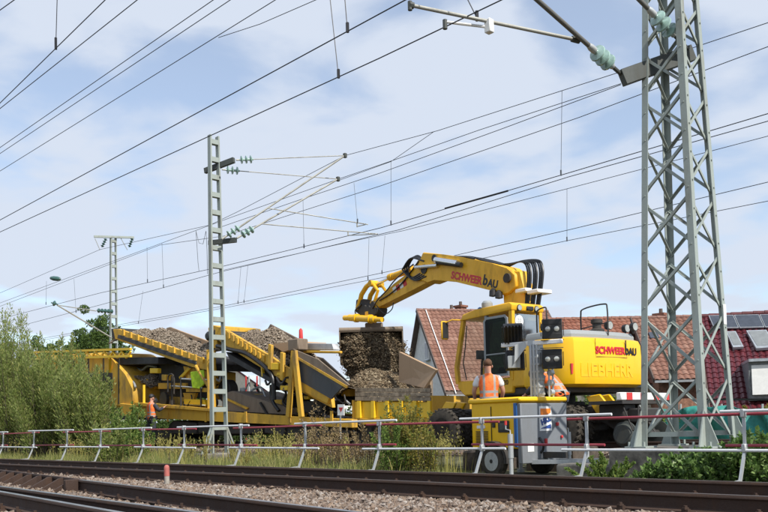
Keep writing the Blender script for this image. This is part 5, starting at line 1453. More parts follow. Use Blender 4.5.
# cross bar faces the camera
d_r = (MI.to_3x3() @ _vr2).normalized(); d_f = (MI.to_3x3() @ -_va2).normalized()
cbz = P(532, 344, tc0.y + .7).z - tc0.z
cA = MI @ P(502, 345.5, tc0.y + .7); cB = MI @ P(562, 341, tc0.y + .7)
mb = MB(); mb.bar(cA, cB, .07, .075, bev=.008); mb.out('lamp_crossbar', M['white'], tr)
mb = MB(); cc = (cA + cB) / 2; mb.box(cc + d_f * .05, (.03, .12, .10), Matrix.Rotation(math.atan2(d_f.y, d_f.x), 3, 'Z')); mb.out('crossbar_plate', M['galv'], tr)
mb = MB(); mb.prism([cc + d_r * -.28 + Vector((0, 0, -.03)) + d_f * .05, cc + d_r * -.10 + Vector((0, 0, .04)) + d_f * .05, cc + d_r * -.08 + Vector((0, 0, -.06)) + d_f * .05, cc + d_r * -.30 + Vector((0, 0, -.34)) + d_f * .05], d_f * .03); mb.out('brace_plate', M['galv'], tr)
def flood(px, py, face, tilt):
    """one LED floodlight at pixel; face +1 looks at the camera side, -1 away"""
    c = MI @ P(px, py, tc0.y + .72)
    yaw = math.atan2(d_f.y, d_f.x) + (0 if face > 0 else math.pi)
    R3 = Matrix.Rotation(yaw, 3, 'Z') @ Matrix.Rotation(tilt, 3, 'Y')
    mb = MB()
    mb.box(c, (.10, .34, .34), R3, bev=.012)
    for k in range(6):
        mb.box(c + R3 @ Vector((-.08, -.145 + k * .058, 0)), (.07, .016, .33), R3)
    o = mb.out('floodlight', M['black'], tr)
    for s in (-1, 1):
        mb = MB(); mb.box(c + R3 @ Vector((.052, 0, s * .12)), (.012, .31, .085), R3, bev=.004)
        o2 = mb.out('louvre', M['rubber'], o)
    for s in (-1, 1):
        mb = MB(); mb.lathe(c + R3 @ Vector((.050, s * .075, 0)), R3 @ Vector((1, 0, 0)), [(0, .044), (.012, .044), (.016, .034), (.018, .005)], 16); mb.out('lens', M['lamp_glass'], o)
    mb = MB(); mb.box(c + R3 @ Vector((0, .19, 0)), (.05, .012, .24), R3); mb.box(c + R3 @ Vector((0, -.19, 0)), (.05, .012, .24), R3); mb.box(c + R3 @ Vector((0, 0, .19 if py > 344 else -.19)), (.05, .39, .012), R3); mb.out('yoke', M['under'], tr)
flood(552, 329, 1, .05); flood(552, 359, 1, .08)
flood(513, 333, -1, -.5); flood(515, 361, -1, .15)
mb = MB(); q = MI @ P(514, 362, tc0.y + .5); mb.box(q, (.03, .22, .22), Matrix.Rotation(math.atan2(d_f.y, d_f.x), 3, 'Z'), bev=.01); mb.out('driver_box', M['grey_cover'], tr)

# ------------------------------------------------------------------ people
def vest_material(name='orange_safety_vest'):
    """orange vest with grey reflecting bands: two round the body, two over the shoulders"""
    m, nt, bs = _nodes(name)
    tc = nt.nodes.new('ShaderNodeTexCoord'); sp = nt.nodes.new('ShaderNodeSeparateXYZ'); nt.links.new(tc.outputs['Object'], sp.inputs[0])
    def band(sock, c, w):
        a = nt.nodes.new('ShaderNodeMath'); a.operation = 'SUBTRACT'; a.inputs[1].default_value = c; nt.links.new(sock, a.inputs[0])
        b = nt.nodes.new('ShaderNodeMath'); b.operation = 'ABSOLUTE'; nt.links.new(a.outputs[0], b.inputs[0])
        d = nt.nodes.new('ShaderNodeMath'); d.operation = 'LESS_THAN'; d.inputs[1].default_value = w; nt.links.new(b.outputs[0], d.inputs[0])
        return d.outputs[0]
    def mx(a, b):
        n = nt.nodes.new('ShaderNodeMath'); n.operation = 'MAXIMUM'; nt.links.new(a, n.inputs[0]); nt.links.new(b, n.inputs[1]); return n.outputs[0]
    f = mx(mx(band(sp.outputs['Z'], 1.14, .025), band(sp.outputs['Z'], 1.02, .025)), mx(band(sp.outputs['X'], .105, .022), band(sp.outputs['X'], -.105, .022)))
    n = _noise(nt, 14, 5, .6)
    c = _mixrgb(nt, _ramp(nt, n, .3, .7), (0.82, 0.13, 0.02), (0.95, 0.22, 0.05))
    nt.links.new(_mixrgb(nt, f, c, (0.33, 0.32, 0.31)), bs.inputs['Base Color'])
    bs.inputs['Roughness'].default_value = .75
    _bump(nt, bs, n, .5, .02)
    return m
M['orange_vest'] = vest_material()
def skin_mesh(name, verts, edges, radii, root=0, sub=2):
    me = bpy.data.meshes.new(name); me.from_pydata([tuple(v) for v in verts], edges, [])
    o = bpy.data.objects.new(name, me); COL.objects.link(o)
    md = o.modifiers.new('skin', 'SKIN'); md.branch_smoothing = .6; md.use_smooth_shade = True
    for i, r in enumerate(radii):
        d = me.skin_vertices[0].data[i]
        d.radius = (r, r) if not isinstance(r, tuple) else r
        d.use_root = (i == root)
    ss = o.modifiers.new('sub', 'SUBSURF'); ss.levels = sub; ss.render_levels = sub
    bpy.context.view_layer.update()
    res = bpy.data.meshes.new_from_object(o.evaluated_get(bpy.context.evaluated_depsgraph_get()))
    bpy.data.objects.remove(o); bpy.data.meshes.remove(me)
    res.name = name
    for p in res.polygons: p.use_smooth = True
    return res
def person(label, loc, rz, J, hair='hair', sleeves='shirt_white', legs='dark_cloth', cap=False, vest_scale=1.0, group=None):
    """J: joint name -> (x right, y forward, z up); the figure faces +y"""
    t = thing('person', label, 'person', loc, rz, group)
    V_, E_, R_ = [], [], []
    ix = {}
    def v(n, p, r, parent=None):
        ix[n] = len(V_); V_.append(Vector(p)); R_.append(r)
        if parent is not None: E_.append((ix[parent], ix[n]))
    v('pelvis', J['pelvis'], (.135, .105)); v('waist', J['waist'], (.130, .098), 'pelvis'); v('chest', J['chest'], (.155, .115), 'waist'); v('neck', J['neck'], .058, 'chest')
    hd_ = Vector(J['head']) - Vector(J['neck'])
    v('jaw', Vector(J['neck']) + hd_ * .38, (.066, .075), 'neck'); v('cran', Vector(J['neck']) + hd_ * .72, (.080, .095), 'jaw'); v('crown', J['head'], (.062, .070), 'cran')
    for s, S in ((-1, 'l'), (1, 'r')):
        v('sh' + S, J['sh' + S], .062, 'chest'); v('el' + S, J['el' + S], .046, 'sh' + S); v('wr' + S, J['wr' + S], .030, 'el' + S)
        d = (Vector(J['wr' + S]) - Vector(J['el' + S])).normalized(); side = d.cross(Vector((0, 1, 0)))
        side = side.normalized() if side.length > .1 else Vector((1, 0, 0))
        v('pa' + S, Vector(J['wr' + S]) + d * .07, (.038, .02), 'wr' + S)
        for k, (o_, ln) in enumerate(((-.03, .075), (-.01, .09), (.01, .085), (.03, .068))):
            v('f%d' % k + S, Vector(J['wr' + S]) + d * (.10 + ln * .5) + side * o_, .010, 'pa' + S)
            v('g%d' % k + S, Vector(J['wr' + S]) + d * (.10 + ln * .8) + side * o_ * .9 + Vector((0, .03, 0)), .008, 'f%d' % k + S)
        v('th' + S, Vector(J['wr' + S]) + d * .08 + side * -.05 * s + Vector((0, .03, 0)), .011, 'pa' + S)
        v('hi' + S, J['hi' + S], .098, 'pelvis'); v('kn' + S, J['kn' + S], .060, 'hi' + S); v('an' + S, J['an' + S], .042, 'kn' + S); v('to' + S, J['to' + S], .040, 'an' + S)
    link('body', skin_mesh('body', V_, E_, R_), M['skin'], t)
    j = lambda n: V_[ix[n]]
    # clothing
    tv, te, trd = [j('hil') , j('hir'), j('pelvis'), j('knl'), j('knr'), j('anl') + Vector((0, 0, .05)), j('anr') + Vector((0, 0, .05))], [(2, 0), (2, 1), (0, 3), (1, 4), (3, 5), (4, 6)], [.112, .112, (.145, .118), .078, .078, .066, .066]
    link('trousers', skin_mesh('trousers', tv, te, trd, 2), M[legs], t)
    for S in 'lr':
        mb = MB(); a = j('an' + S); b = j('to' + S)
        mb.loft([[a + Vector((dx * .05, -.05, dz)) for dx, dz in ((-1, -.07), (1, -.07), (1, .06), (-1, .06))], [a + Vector((dx * .055, .05, dz)) for dx, dz in ((-1, -.07), (1, -.07), (1, .05), (-1, .05))], [b + Vector((dx * .05, .03, dz)) for dx, dz in ((-1, -.025), (1, -.025), (.8, .04), (-.8, .04))]])
        mb.out('boot', M['black'], t)
    sv = [j('chest'), j('shl'), j('shr'), j('shl').lerp(j('ell'), .75), j('shr').lerp(j('elr'), .75), j('waist')]
    se, sr = [(0, 1), (0, 2), (1, 3), (2, 4), (0, 5)], [(.162, .122), .082, .082, .072, .072, (.138, .106)]
    if sleeves == 'dark_cloth':
        sv[3], sv[4] = j('ell'), j('elr'); sv += [j('wrl'), j('wrr')]; se += [(3, 6), (4, 7)]; sr += [.050, .050]
    link('shirt', skin_mesh('shirt', sv, se, sr), M[sleeves], t)
    sp_ = [j('pelvis') + (j('pelvis') - j('waist')).normalized() * .10, j('pelvis'), j('waist'), j('waist').lerp(j('chest'), .6), j('chest') + (j('chest') - j('waist')).normalized() * .03, j('chest').lerp(j('neck'), .52), j('chest').lerp(j('neck'), .80), j('chest').lerp(j('neck'), .90)]
    dim = [(.192, .140), (.186, .138), (.180, .134), (.198, .146), (.205, .142), (.178, .112), (.088, .086), (.070, .074)]
    vm = MB(); rg = []
    for i_, (c_, (hw_, hd__)) in enumerate(zip(sp_, dim)):
        ax_ = (sp_[min(i_ + 1, 7)] - sp_[max(i_ - 1, 0)]).normalized(); rx = Vector((1, 0, 0)); ry = ax_.cross(rx).normalized()
        rg.append([c_ + rx * (math.cos(a_) * hw_ * vest_scale * (1 + .03 * math.sin(5 * a_ + i_))) + ry * (math.sin(a_) * hd__ * (1 + .03 * math.sin(4 * a_ + 2 * i_))) for a_ in np.linspace(0, 2 * math.pi, 22, endpoint=False)])
    vm.loft(rg); vm.out('safety_vest', M['orange_vest'], t, ang=180)
    # head details
    c = j('cran'); up = hd_.normalized()
    hb = bmesh.new(); bmesh.ops.create_uvsphere(hb, u_segments=20, v_segments=14, radius=1.0)
    hm_ = MB(); hm_.bm.free(); hm_.bm = hb
    for q in list(hb.verts):
        if q.co.z < -.55 or (q.co.z < .15 and q.co.y > .25): q.co *= .86
    fwd = Vector(J.get('face', (0, 1, 0))).normalized(); rt = fwd.cross(up).normalized(); fw = up.cross(rt)
    Mh = Matrix((rt, fw, up)).transposed().to_4x4()
    for q in hb.verts:
        q.co = c + up * .022 - fw * .012 + (Mh @ Vector((q.co.x * .086, q.co.y * .104, q.co.z * .098)))
    hm_.out('cap' if cap else 'hair', M['helmet' if cap else hair], t, ang=180)
    for s in (-1, 1):
        mb = MB(); e = c + rt * (s * .086) - up * .035
        mb.lathe(e - rt * (s * .012), rt * s, [(0, .018), (.010, .030), (.020, .026), (.026, .006)], 10); mb.out('ear', M['skin'], t)
    mb = MB(); e = c + fw * .098 - up * .045; mb.loft([[e + rt * x * .016 + up * y * .02 for x, y in ((-1, -1), (1, -1), (.3, 1.4), (-.3, 1.4))], [e + fw * .026 + rt * x * .009 - up * .006 + up * y * .008 for x, y in ((-1, -1), (1, -1), (.4, 1), (-.4, 1))]]); mb.out('nose', M['skin'], t)
    for s in (-1, 1):
        mb = MB(); mb.lathe(c + fw * .088 + rt * (s * .032) - up * .022, fw, [(0, .013), (.008, .010), (.011, .002)], 10); mb.out('eye', M['letter_black'], t)
    mb = MB(); mb.box(c + fw * .092 - up * .092, (.045, .012, .010), Matrix((rt, fw, up)).transposed()); mb.out('mouth', M['letter_red'], t)
    if cap:
        mb = MB(); mb.prism([c + up * .055 + fw * .07 + rt * -.07, c + up * .055 + fw * .07 + rt * .07, c + up * .04 + fw * .17 + rt * .05, c + up * .04 + fw * .17 + rt * -.05], up * .008); mb.out('cap_peak', M['helmet'], t)
    return t
STAND = dict(pelvis=(0, 0, .98), waist=(0, .0, 1.14), chest=(0, -.01, 1.36), neck=(0, .0, 1.52), head=(0, .03, 1.74), shl=(-.20, 0, 1.43), shr=(.20, 0, 1.43),
             ell=(-.29, .02, 1.16), elr=(.29, .02, 1.16), wrl=(-.25, .17, .97), wrr=(.27, .16, .96), hil=(-.10, 0, .92), hir=(.10, 0, .92), knl=(-.12, .03, .50), knr=(.12, .02, .50),
             anl=(-.13, 0, .10), anr=(.13, 0, .10), tol=(-.15, .16, .05), tor=(.15, .16, .05))
# man with his back to the camera between trailer and excavator
PY1 = 13.1
pz1 = P(489, 357, PY1).z - 1.83
p1 = G(490.5, PY1, pz1)
face1 = math.atan2(-p1.x, p1.y) + math.radians(8)      # local +y points away from the camera
person('man seen from behind in an orange vest and white T-shirt, short brown hair', p1, face1, STAND)
_st = MB(); _st.box((p1.x, p1.y, (p1.z - .16) / 2), (.9, .7, max(.06, p1.z + .16)), bev=.04)
tag(_st.out('sleeper_stack', M['sleeper']), 'low block of old timber under the man in the white T-shirt', 'timber')
# second man bending forward behind the mast of the light tower
BEND = dict(STAND); BEND.update(waist=(0, .07, 1.10), chest=(0, .22, 1.25), neck=(0, .37, 1.34), head=(0, .53, 1.36), face=(0, .35, -1), shl=(-.19, .22, 1.29), shr=(.19, .22, 1.29),
            ell=(-.24, .42, 1.10), elr=(.24, .42, 1.10), wrl=(-.18, .60, .98), wrr=(.18, .60, .98))
PY2 = 13.4
p2 = G(562, PY2, Z_WORK)
pz2 = P(556, 371, PY2).z - 1.40
p2.z = pz2
person('man in an orange vest bending down behind the mast of the light tower', p2, math.atan2(-p2.x, p2.y) + math.radians(70), BEND, sleeves='dark_cloth', vest_scale=1.1)
_st = MB(); _st.box((p2.x, p2.y, (p2.z - .16) / 2), (1.1, .8, max(.06, p2.z + .16)), bev=.04)
tag(_st.out('sleeper_stack', M['sleeper']), 'low block of old timber under the bending man', 'timber')
# worker beside the conveyor wagon
PY3 = 14.9
p3 = G(152, PY3, Z_WORK); p3.z = P(152, 393, PY3).z - 1.83
SIDE = dict(STAND); SIDE.update(ell=(-.27, .10, 1.17), elr=(.28, .12, 1.20), wrl=(-.20, .32, 1.25), wrr=(.18, .36, 1.30))
person('worker in dark cap and orange vest standing beside the conveyor wagon', p3, math.atan2(-p3.x, p3.y) + math.radians(-60), SIDE, sleeves='dark_cloth', cap=True)

# ------------------------------------------------------------------ houses beyond the railway
def roof_tiles(name, o, u, v, n, L, S, m, parent, tw=.30, tl=.36):
    """pantile field: o corner, u along the eaves (length L), v down the slope (length S), n outwards"""
    nu, nv = int(L / tw), int(S / tl)
    k = 6
    prof = np.array([(0, .0), (.2, .035), (.42, .050), (.62, .035), (.8, .004), (.93, -.006)])
    o, u, v, n = (np.array(x) for x in (o, u, v, n))
    xs = np.concatenate([(i + prof[:, 0]) * tw for i in range(nu)] + [[nu * tw]])
    hs = np.concatenate([prof[:, 1] for i in range(nu)] + [[0.0]])
    col = np.concatenate([np.repeat(np.arange(nu), k), [nu - 1]])
    V, var = [], []
    for j in range(nv):
        a = RNG.uniform(0, 1, nu)[col]
        for t, lift in ((j * tl, .012), ((j + 1) * tl + .03, .042), ((j + 1) * tl + .03, .0)):
            V.append(o + u * xs[:, None] + v * t + n * (hs + lift)[:, None]); var.append(a)
    c = len(xs)
    V = np.concatenate(V); var = np.concatenate(var)
    i = np.arange(c - 1)
    F_ = []
    for j in range(nv):
        for q in (0, 1):
            r0, r1 = (3 * j + q) * c, (3 * j + q + 1) * c
            F_.append(np.stack([r0 + i, r1 + i, r1 + i + 1, r0 + i + 1], 1))
    ob = np_mesh(name, V, np.concatenate(F_), M[m], parent, var)
    ob['kind'] = 'stuff'
    return ob
def house(label, px, py, Y, delta, L, run, drop, tile, wall='plaster', left_gable=True, back=None, thing_name='house', right_over=0.0):
    R_ = P(px, py, Y)
    va = Vector((R_.x, R_.y, 0)).normalized(); vr = Vector((va.y, -va.x, 0))
    d = math.radians(delta)
    r = vr * math.cos(d) + va * math.sin(d)
    n = -va * math.cos(d) + vr * math.sin(d)
    t = thing(thing_name, label, 'house', (R_.x, R_.y, Z_WORK))
    back = back or (run * .75, drop)
    up = Vector((0, 0, 1))
    # walls: one prism of gable shape, set in from the verge
    fo, bo = run - .45, back[0] - .35
    zr = R_.z - .22; zf = R_.z - drop * fo / run - .2; zb = R_.z - back[1] * bo / back[0] - .2
    base = Vector((R_.x, R_.y, 0))
    gp = [(fo, Z_WORK - .3), (fo, zf), (0, zr), (-bo, zb), (-bo, Z_WORK - .3)]
    mb = MB(); mb.prism([base + n * a + r * .30 + up * z for a, z in gp], r * (L - .6)); mb.out('walls', M[wall], t, True)
    # roof slabs and tiles
    v = (n * run - up * drop).normalized(); S = math.hypot(run, drop); nn = r.cross(v); nn = nn if nn.z > 0 else -nn
    mb = MB(); mb.prism([R_ + v * 0, R_ + v * S, R_ + v * S - nn * .10, R_ - nn * .10], r * L); mb.out('roof_slab', M['roof_edge'], t, True)
    rt = roof_tiles('roof_tiles', R_ + nn * .012, r, v, nn, L, S, tile, t, .22 if 'wine' in tile else .27, .30 if 'wine' in tile else .34)
    v2 = (-n * back[0] - up * back[1]).normalized(); S2 = math.hypot(*back); n2 = r.cross(v2); n2 = n2 if n2.z > 0 else -n2
    mb = MB(); mb.prism([R_ + v2 * .02, R_ + v2 * S2, R_ + v2 * S2 - n2 * .10, R_ + v2 * .02 - n2 * .10], r * L); mb.out('roof_slab', M['roof_edge'], t, True)
    mb = MB(); 
    k = int(L / .42)
    for i in range(k):
        mb.cyl(R_ + r * (i * .42) + up * .05, R_ + r * (i * .42 + .44) + up * .045, .115, .10, 8)
    o = mb.out('ridge_tiles', M['ridge_' + tile], t, True); o['kind'] = 'stuff'
    mb = MB(); mb.bar(R_ + v * S + up * -.04 + n * .06, R_ + v * S + up * -.04 + n * .06 + r * L, .12, .10); mb.out('gutter', M['zinc'], t, True)
    mb = MB(); mb.bar(R_ + nn * .05 - r * .03, R_ + v * S + nn * .05 - r * .03, .05, .20, up=nn); mb.out('verge_board', M['roof_edge'], t, True)
    return t, R_, r, n, v, nn, S, fo, up
for k_, c_ in (('tile_brown', (0.20, 0.10, 0.075)), ('tile_orange', (0.22, 0.09, 0.055)), ('tile_wine', (0.10, 0.02, 0.025))):
    M['ridge_' + k_] = plain('ridge_' + k_, c_, .7, vary=.25)
def chimney(t, q, w, h, up=Vector((0, 0, 1)), m='brick_chimney'):
    mb = MB(); mb.box(q + up * (h / 2 - .5), (w, w, h + 1.0)); mb.box(q + up * h, (w + .14, w + .14, .12)); o = mb.out('chimney', M['ridge_tile_orange'], t, True)
    mb = MB(); mb.cyl(q + up * h, q + up * (h + .3), .10, .09, 10); mb.out('chimney_pot', M['roof_edge'], o, True)
def window(t, c, r, n, w, h, shutter=False):
    up = Vector((0, 0, 1)); R3 = Matrix((r, n, up)).transposed()
    mb = MB(); mb.box(c + n * .03, (w, .08, h), R3); f = mb.out('window', M['trim_white'], t, True)
    mb = MB(); mb.box(c + n * .075, (w - .16, .02, h - .16), R3); mb.out('pane', M['plaster' if shutter else 'dark_pane'], f, True)
    mb = MB(); mb.box(c + n * .09 - up * (h / 2 + .03), (w + .16, .14, .05), R3); mb.out('sill', M['zinc'], f, True)
# house A: white gable to the left, pale brown tiles
t, R_, r, n, v, nn, S, fo, up = house('white gabled house with pale brown pantiles left of the excavator cab', 416.5, 311, 36, 17, 8.5, 4.9, 5.15, 'tile_brown')
q = P(421.5, 352, (R_ + n * .8).y)
window(t, R_ + n * 1.1 - up * 2.45 + r * .27, -n, -r, .75, 1.05)
window(t, R_ + n * -1.6 - up * 4.6 + r * .27, -n, -r, .8, 1.1)
chimney(t, R_ + r * 2.9 - up * .2 - n * .4, .5, .55)
chimney(t, R_ + r * 2.35 - up * .35 - n * .5, .3, .5)
mb = MB(); mb.cyl(R_ + r * .55 + nn * .10, R_ + r * .55 + v * S + nn * .10, .03, n=6); mb.out('lightning_cable', M['trim_white'], t, True)
mb = MB(); mb.box(R_ + r * 5.6 + v * 2.0 + nn * .06, (1.2, .9, .1), Matrix((r, v, nn)).transposed()); mb.out('skylight', M['solar'], t, True)
# house B: long brown roof behind the excavator
t, R_, r, n, v, nn, S, fo, up = house('long house with orange brown pantiles behind the excavator counterweight', 548, 320.5, 37, 14, 6.9, 5.0, 3.7, 'tile_orange', 'plaster_cream')
t, R_, r, n, v, nn, S, fo, up = house('brown tiled house with a white shuttered window behind the lattice mast', 631, 319.5, 38, 13, 5.2, 4.0, 3.25, 'tile_brown', 'tile_wall')
window(t, R_ + n * (fo + .0) - up * 3.85 + r * 3.75, r, n, .95, .95, True)
chimney(t, R_ + r * 1.6 - up * .1 - n * .5, .5, .35)
mb = MB(); mb.box(R_ + r * .75 + v * 1.6 + nn * .07, (.42, .5, .08), Matrix((r, v, nn)).transposed()); mb.out('skylight', M['solar'], t, True)
# house C: wine red glazed roof with panels, skylights and dormer
t, R_, r, n, v, nn, S, fo, up = house('house with glossy wine red tiles, solar panels and skylights at the right', 698, 318, 33.5, 4, 9.0, 4.7, 4.3, 'tile_wine', 'plaster')
RM = Matrix((r, v, nn)).transposed()
def on_roof(px, py):
    dd = ray(px, py); return CPOS + dd * ((R_ + nn * .05 - CPOS).dot(nn) / dd.dot(nn))
def roof_panel(name, quad, th, m):
    mb = MB(); mb.prism([on_roof(x, y) + nn * .06 for x, y in quad], nn * th); return mb.out(name, M[m], t, True)
for k in range(4):
    x0 = 708.5 + k * 25.5
    pn = roof_panel('solar_panel', [(x0, 317.8 - k * .5), (x0 + 24.6, 317.3 - k * .5), (x0 + 30.2, 330.0 - k * .5), (x0 + 5.6, 330.5 - k * .5)], .06, 'zinc')
    mb = MB(); mb.prism([on_roof(x, y) + nn * .124 for x, y in ((x0 + 1, 318.3 - k * .5), (x0 + 24.2, 317.9 - k * .5), (x0 + 29.2, 329.3 - k * .5), (x0 + 6, 329.8 - k * .5))], nn * .006); mb.out('panel_glass', M['solar'], pn, True)
for (q4, i4) in (([(726, 335), (735.5, 334.6), (743.5, 350.3), (733, 351)], [(727.6, 336), (734.8, 335.8), (741.2, 348), (733.2, 348.6)]), ([(746, 334), (766, 333.4), (777, 350.5), (756, 352)], [(748, 335), (765.4, 334.6), (774, 348.4), (757, 349.6)])):
    sk = roof_panel('skylight', q4, .12, 'zinc')
    mb = MB(); mb.prism([on_roof(x, y) + nn * .184 for x, y in i4], nn * .006); mb.out('pane', M['sky_pane'], sk, True)
dtop = on_roof(742, 366)
mb = MB(); mb.prism([dtop + up * .02, dtop + n * 1.9 + up * .02, dtop + n * 1.75 - up * 1.35, dtop - n * .6 - up * 1.35], r * 2.6); dm = mb.out('dormer', M['dormer_slate'], t, True)
mb = MB(); mb.prism([dtop - n * .3 + up * .03, dtop + n * 2.05 + up * .03, dtop + n * 2.05 + up * .13, dtop - n * .3 + up * .13], r * 2.75); mb.out('dormer_roof', M['zinc'], dm, True)
for k in range(2):
    mb = MB(); mb.box(dtop + n * 1.86 + r * (.62 + k * 1.2) - up * .62, (1.05, .07, 1.05), Matrix((r, n, up)).transposed()); w_ = mb.out('dormer_window', M['trim_white'], dm, True)
mb = MB(); mb.cyl(R_ + r * 2.9 + up * .1, R_ + r * 2.9 + up * .55, .06, n=8); mb.out('vent_pipe', M['roof_edge'], t, True)
# house D: cream gable seen under the right conveyor
a = P(238, 366, 40); va = Vector((a.x, a.y, 0)).normalized(); vr = Vector((va.y, -va.x, 0))
t = thing('house', 'cream gabled house seen below the right conveyor belt', 'house', (a.x, a.y, Z_WORK))
pts = [P(214, 367, 40), P(232, 368, 40), P(280, 402, 40)]
w0 = [Vector((pts[0].x, pts[0].y, Z_WORK - .2)), pts[0], pts[1], pts[2], Vector((pts[2].x, pts[2].y, Z_WORK - .2))]
mb = MB(); mb.prism(w0, va * 7); mb.out('walls', M['plaster_cream'], t, True)
mb = MB(); d = (pts[2] - pts[1]); mb.prism([pts[1] - va * .3 - d * .03, pts[2] - va * .3 + d * .1, pts[2] - va * .3 + d * .1 + Vector((0, 0, .16)), pts[1] - va * .3 - d * .03 + Vector((0, 0, .16))], va * 7.6); mb.out('roof', M['ridge_tile_wine'], t, True)
mb = MB(); mb.prism([pts[0] - va * .3, pts[1] - va * .3, pts[1] - va * .3 + Vector((0, 0, .16)), pts[0] - va * .3 + Vector((0, 0, .16))], va * 7.6); mb.out('roof', M['ridge_tile_wine'], t, True)
mb = MB(); c = P(243, 394, 39.9); mb.box(c, (.5, .12, 1.0), Matrix((vr, va, Vector((0, 0, 1)))).transposed()); mb.out('door', M['dark_pane'], t, True)
for k, x in enumerate((246, 249, 257, 260)):
    a = P(x, 376, 30); b = G(x + .5, 30, Z_WORK)
    o = MB().cyl(b, a, .05, n=8).out('pole', M['red' if k % 2 == 0 else 'galv'])
    tag(o, ('red' if k % 2 == 0 else 'grey') + (' pole just right of the dark door of the cream gabled house', ' pole before the sky where the cream house roof runs out')[k // 2], 'pole', 'poles before the cream house')
# teal sheets strung behind the tower
def sheet(label, x0, x1, ytop, Y0, Y1, ph):
    t = thing('sheet_fence', label, 'fence', G((x0 + x1) / 2, (Y0 + Y1) / 2, Z_WORK))
    nx_, nz_ = 60, 10
    V = []
    for j in range(nz_):
        for i in range(nx_):
            f = i / (nx_ - 1); Yq = Y0 + (Y1 - Y0) * f
            top = P(x0 + (x1 - x0) * f, ytop + 2.0 * math.sin(f * 9 + ph) + 1.2 * math.sin(f * 31), Yq)
            z = Z_WORK + (top.z - Z_WORK) * j / (nz_ - 1)
            V.append((top.x, top.y + .10 * math.sin(f * 40 + j * .5 + ph) + .05 * math.sin(f * 93 + j), z))
    Fc = np.array([(j * nx_ + i, j * nx_ + i + 1, (j + 1) * nx_ + i + 1, (j + 1) * nx_ + i) for j in range(nz_ - 1) for i in range(nx_ - 1)])
    o = np_mesh('sheet', np.array(V), Fc, M['net_teal'], t, smooth=True)
    o.modifiers.new('thickness', 'SOLIDIFY').thickness = .01
    for k in range(5):
        f = k / 4; Yq = Y0 + (Y1 - Y0) * f
        a = P(x0 + (x1 - x0) * f, ytop - 4, Yq); b = G(x0 + (x1 - x0) * f, Yq, Z_WORK - .1)
        MB().cyl(b + Vector((0, .2, 0)), a + Vector((0, .2, 0)), .03, n=8).out('fence_post', M['galv'], t, True)
    return t
sheet('teal plastic sheet fence stretched behind the lattice mast', 636, 800, 408, 21.5, 20.5, .4)
sheet('short piece of teal sheet fence behind the plank sided hopper', 424, 470, 414, 21.5, 21.5, 2.0)
mb = MB(); a, b = P(700, 399.5, 22), P(800, 399.5, 21.5); mb.bar(a, b, .05, .05)
tag(mb.out('fence_rail', M['under']), 'dark top rail of a garden fence below the wine red roof', 'fence rail')

# ------------------------------------------------------------------ shrubs, weeds, grass, trees
def shrub(label, base, height, spread, nst, nleaf, leaf, lw, mat, name='shrub', cat='shrub', upright=.75, start=.2, stem_r=.012, droop=0.0, cluster=0.06, group=None, seed=0):
    """stems fan out from the base; leaves sit along them"""
    rg = np.random.default_rng(100 + seed)
    t = thing(name, label, cat, base, group=group)
    mb = MB()
    Cs, Ds = [], []
    b = np.array(base)
    per = max(1, nleaf // nst)
    for k in range(nst):
        a = rg.uniform(0, 6.28); q = math.sqrt(rg.uniform(0, 1)); h = height * rg.uniform(.55, 1.0) * (1 - .30 * q * q)
        foot = b + np.array([math.cos(a), math.sin(a), 0]) * q * spread * .35
        tip = b + np.array([math.cos(a) * q * spread, math.sin(a) * q * spread, h])
        mid = foot * .5 + tip * .5 + np.array([math.cos(a), math.sin(a), 0]) * -spread * .08 + np.array([rg.normal(0, .08), rg.normal(0, .08), h * .06])
        path = [foot * (1 - s) ** 2 + 2 * mid * s * (1 - s) + tip * s * s + np.array([0, 0, -droop * h * s ** 3]) for s in np.linspace(0, 1, 6)]
        mb.tube(path, stem_r, 4, stem_r * .25)
        s = rg.uniform(start, 1.0, per) ** .8
        s = np.clip(s, start, 1)
        pos = foot * ((1 - s) ** 2)[:, None] + 2 * mid * (s * (1 - s))[:, None] + tip * (s * s)[:, None]
        pos[:, 2] -= droop * h * s ** 3
        fl = rg.normal(0, 1, (per, 3)); fl /= np.linalg.norm(fl, axis=1, keepdims=True)
        r_ = cluster * height * (1.15 - s * .85)
        pos = pos + fl * (r_ * rg.uniform(.2, 1, per))[:, None]
        Cs.append(pos)
        Ds.append(fl * (1 - upright) + np.array([0, 0, upright]) + (tip - foot) / h * .25)
    mb.out('stems', M['bark'], t, True)
    Cs, Ds = np.concatenate(Cs), np.concatenate(Ds)
    k_ = Cs[:, 2] > base[2] + .02
    Cs, Ds = Cs[k_], Ds[k_]
    n = len(Cs)
    leaves('crown', Cs, Ds, leaf * rg.uniform(.6, 1.25, n), lw * rg.uniform(.7, 1.2, n), M[mat], t, var=np.clip(rg.normal(.5, .28, n), 0, 1))
    return t
def top_of(px, py, Y): return P(px, py, Y).z
i_ = 0
for (px, top, Y, spread, nst, nl, lab) in (
        (-18, 305, 12.6, 1.7, 90, 15000, 'tall grey green willow shrub at the outer end of the shrub row'),
        (14, 300, 12.2, 1.3, 80, 15000, 'tallest grey green willow shrub with thin upright shoots'),
        (42, 330, 12.0, 1.2, 80, 13000, 'grey green willow shrub in front of the latticed gantry'),
        (66, 328, 12.6, 1.2, 70, 12000, 'willow shrub with loose feathery tips before the yellow gantry'),
        (78, 340, 12.2, 1.0, 80, 12000, 'rounded willow shrub in front of the yellow hood'),
        (97, 360, 12.4, .75, 60, 7000, 'low willow shrub at the hood end of the shrub row')):
    b = G(px, Y, -.11)
    shrub(lab, b, top_of(px, top, Y) + .11, spread, nst, int(nl * 1.25), .13, .036, 'leaf_willow', 'willow_shrub', 'shrub', .45, .12, .014, 0, .085, 'willow shrubs before the machines', i_); i_ += 1
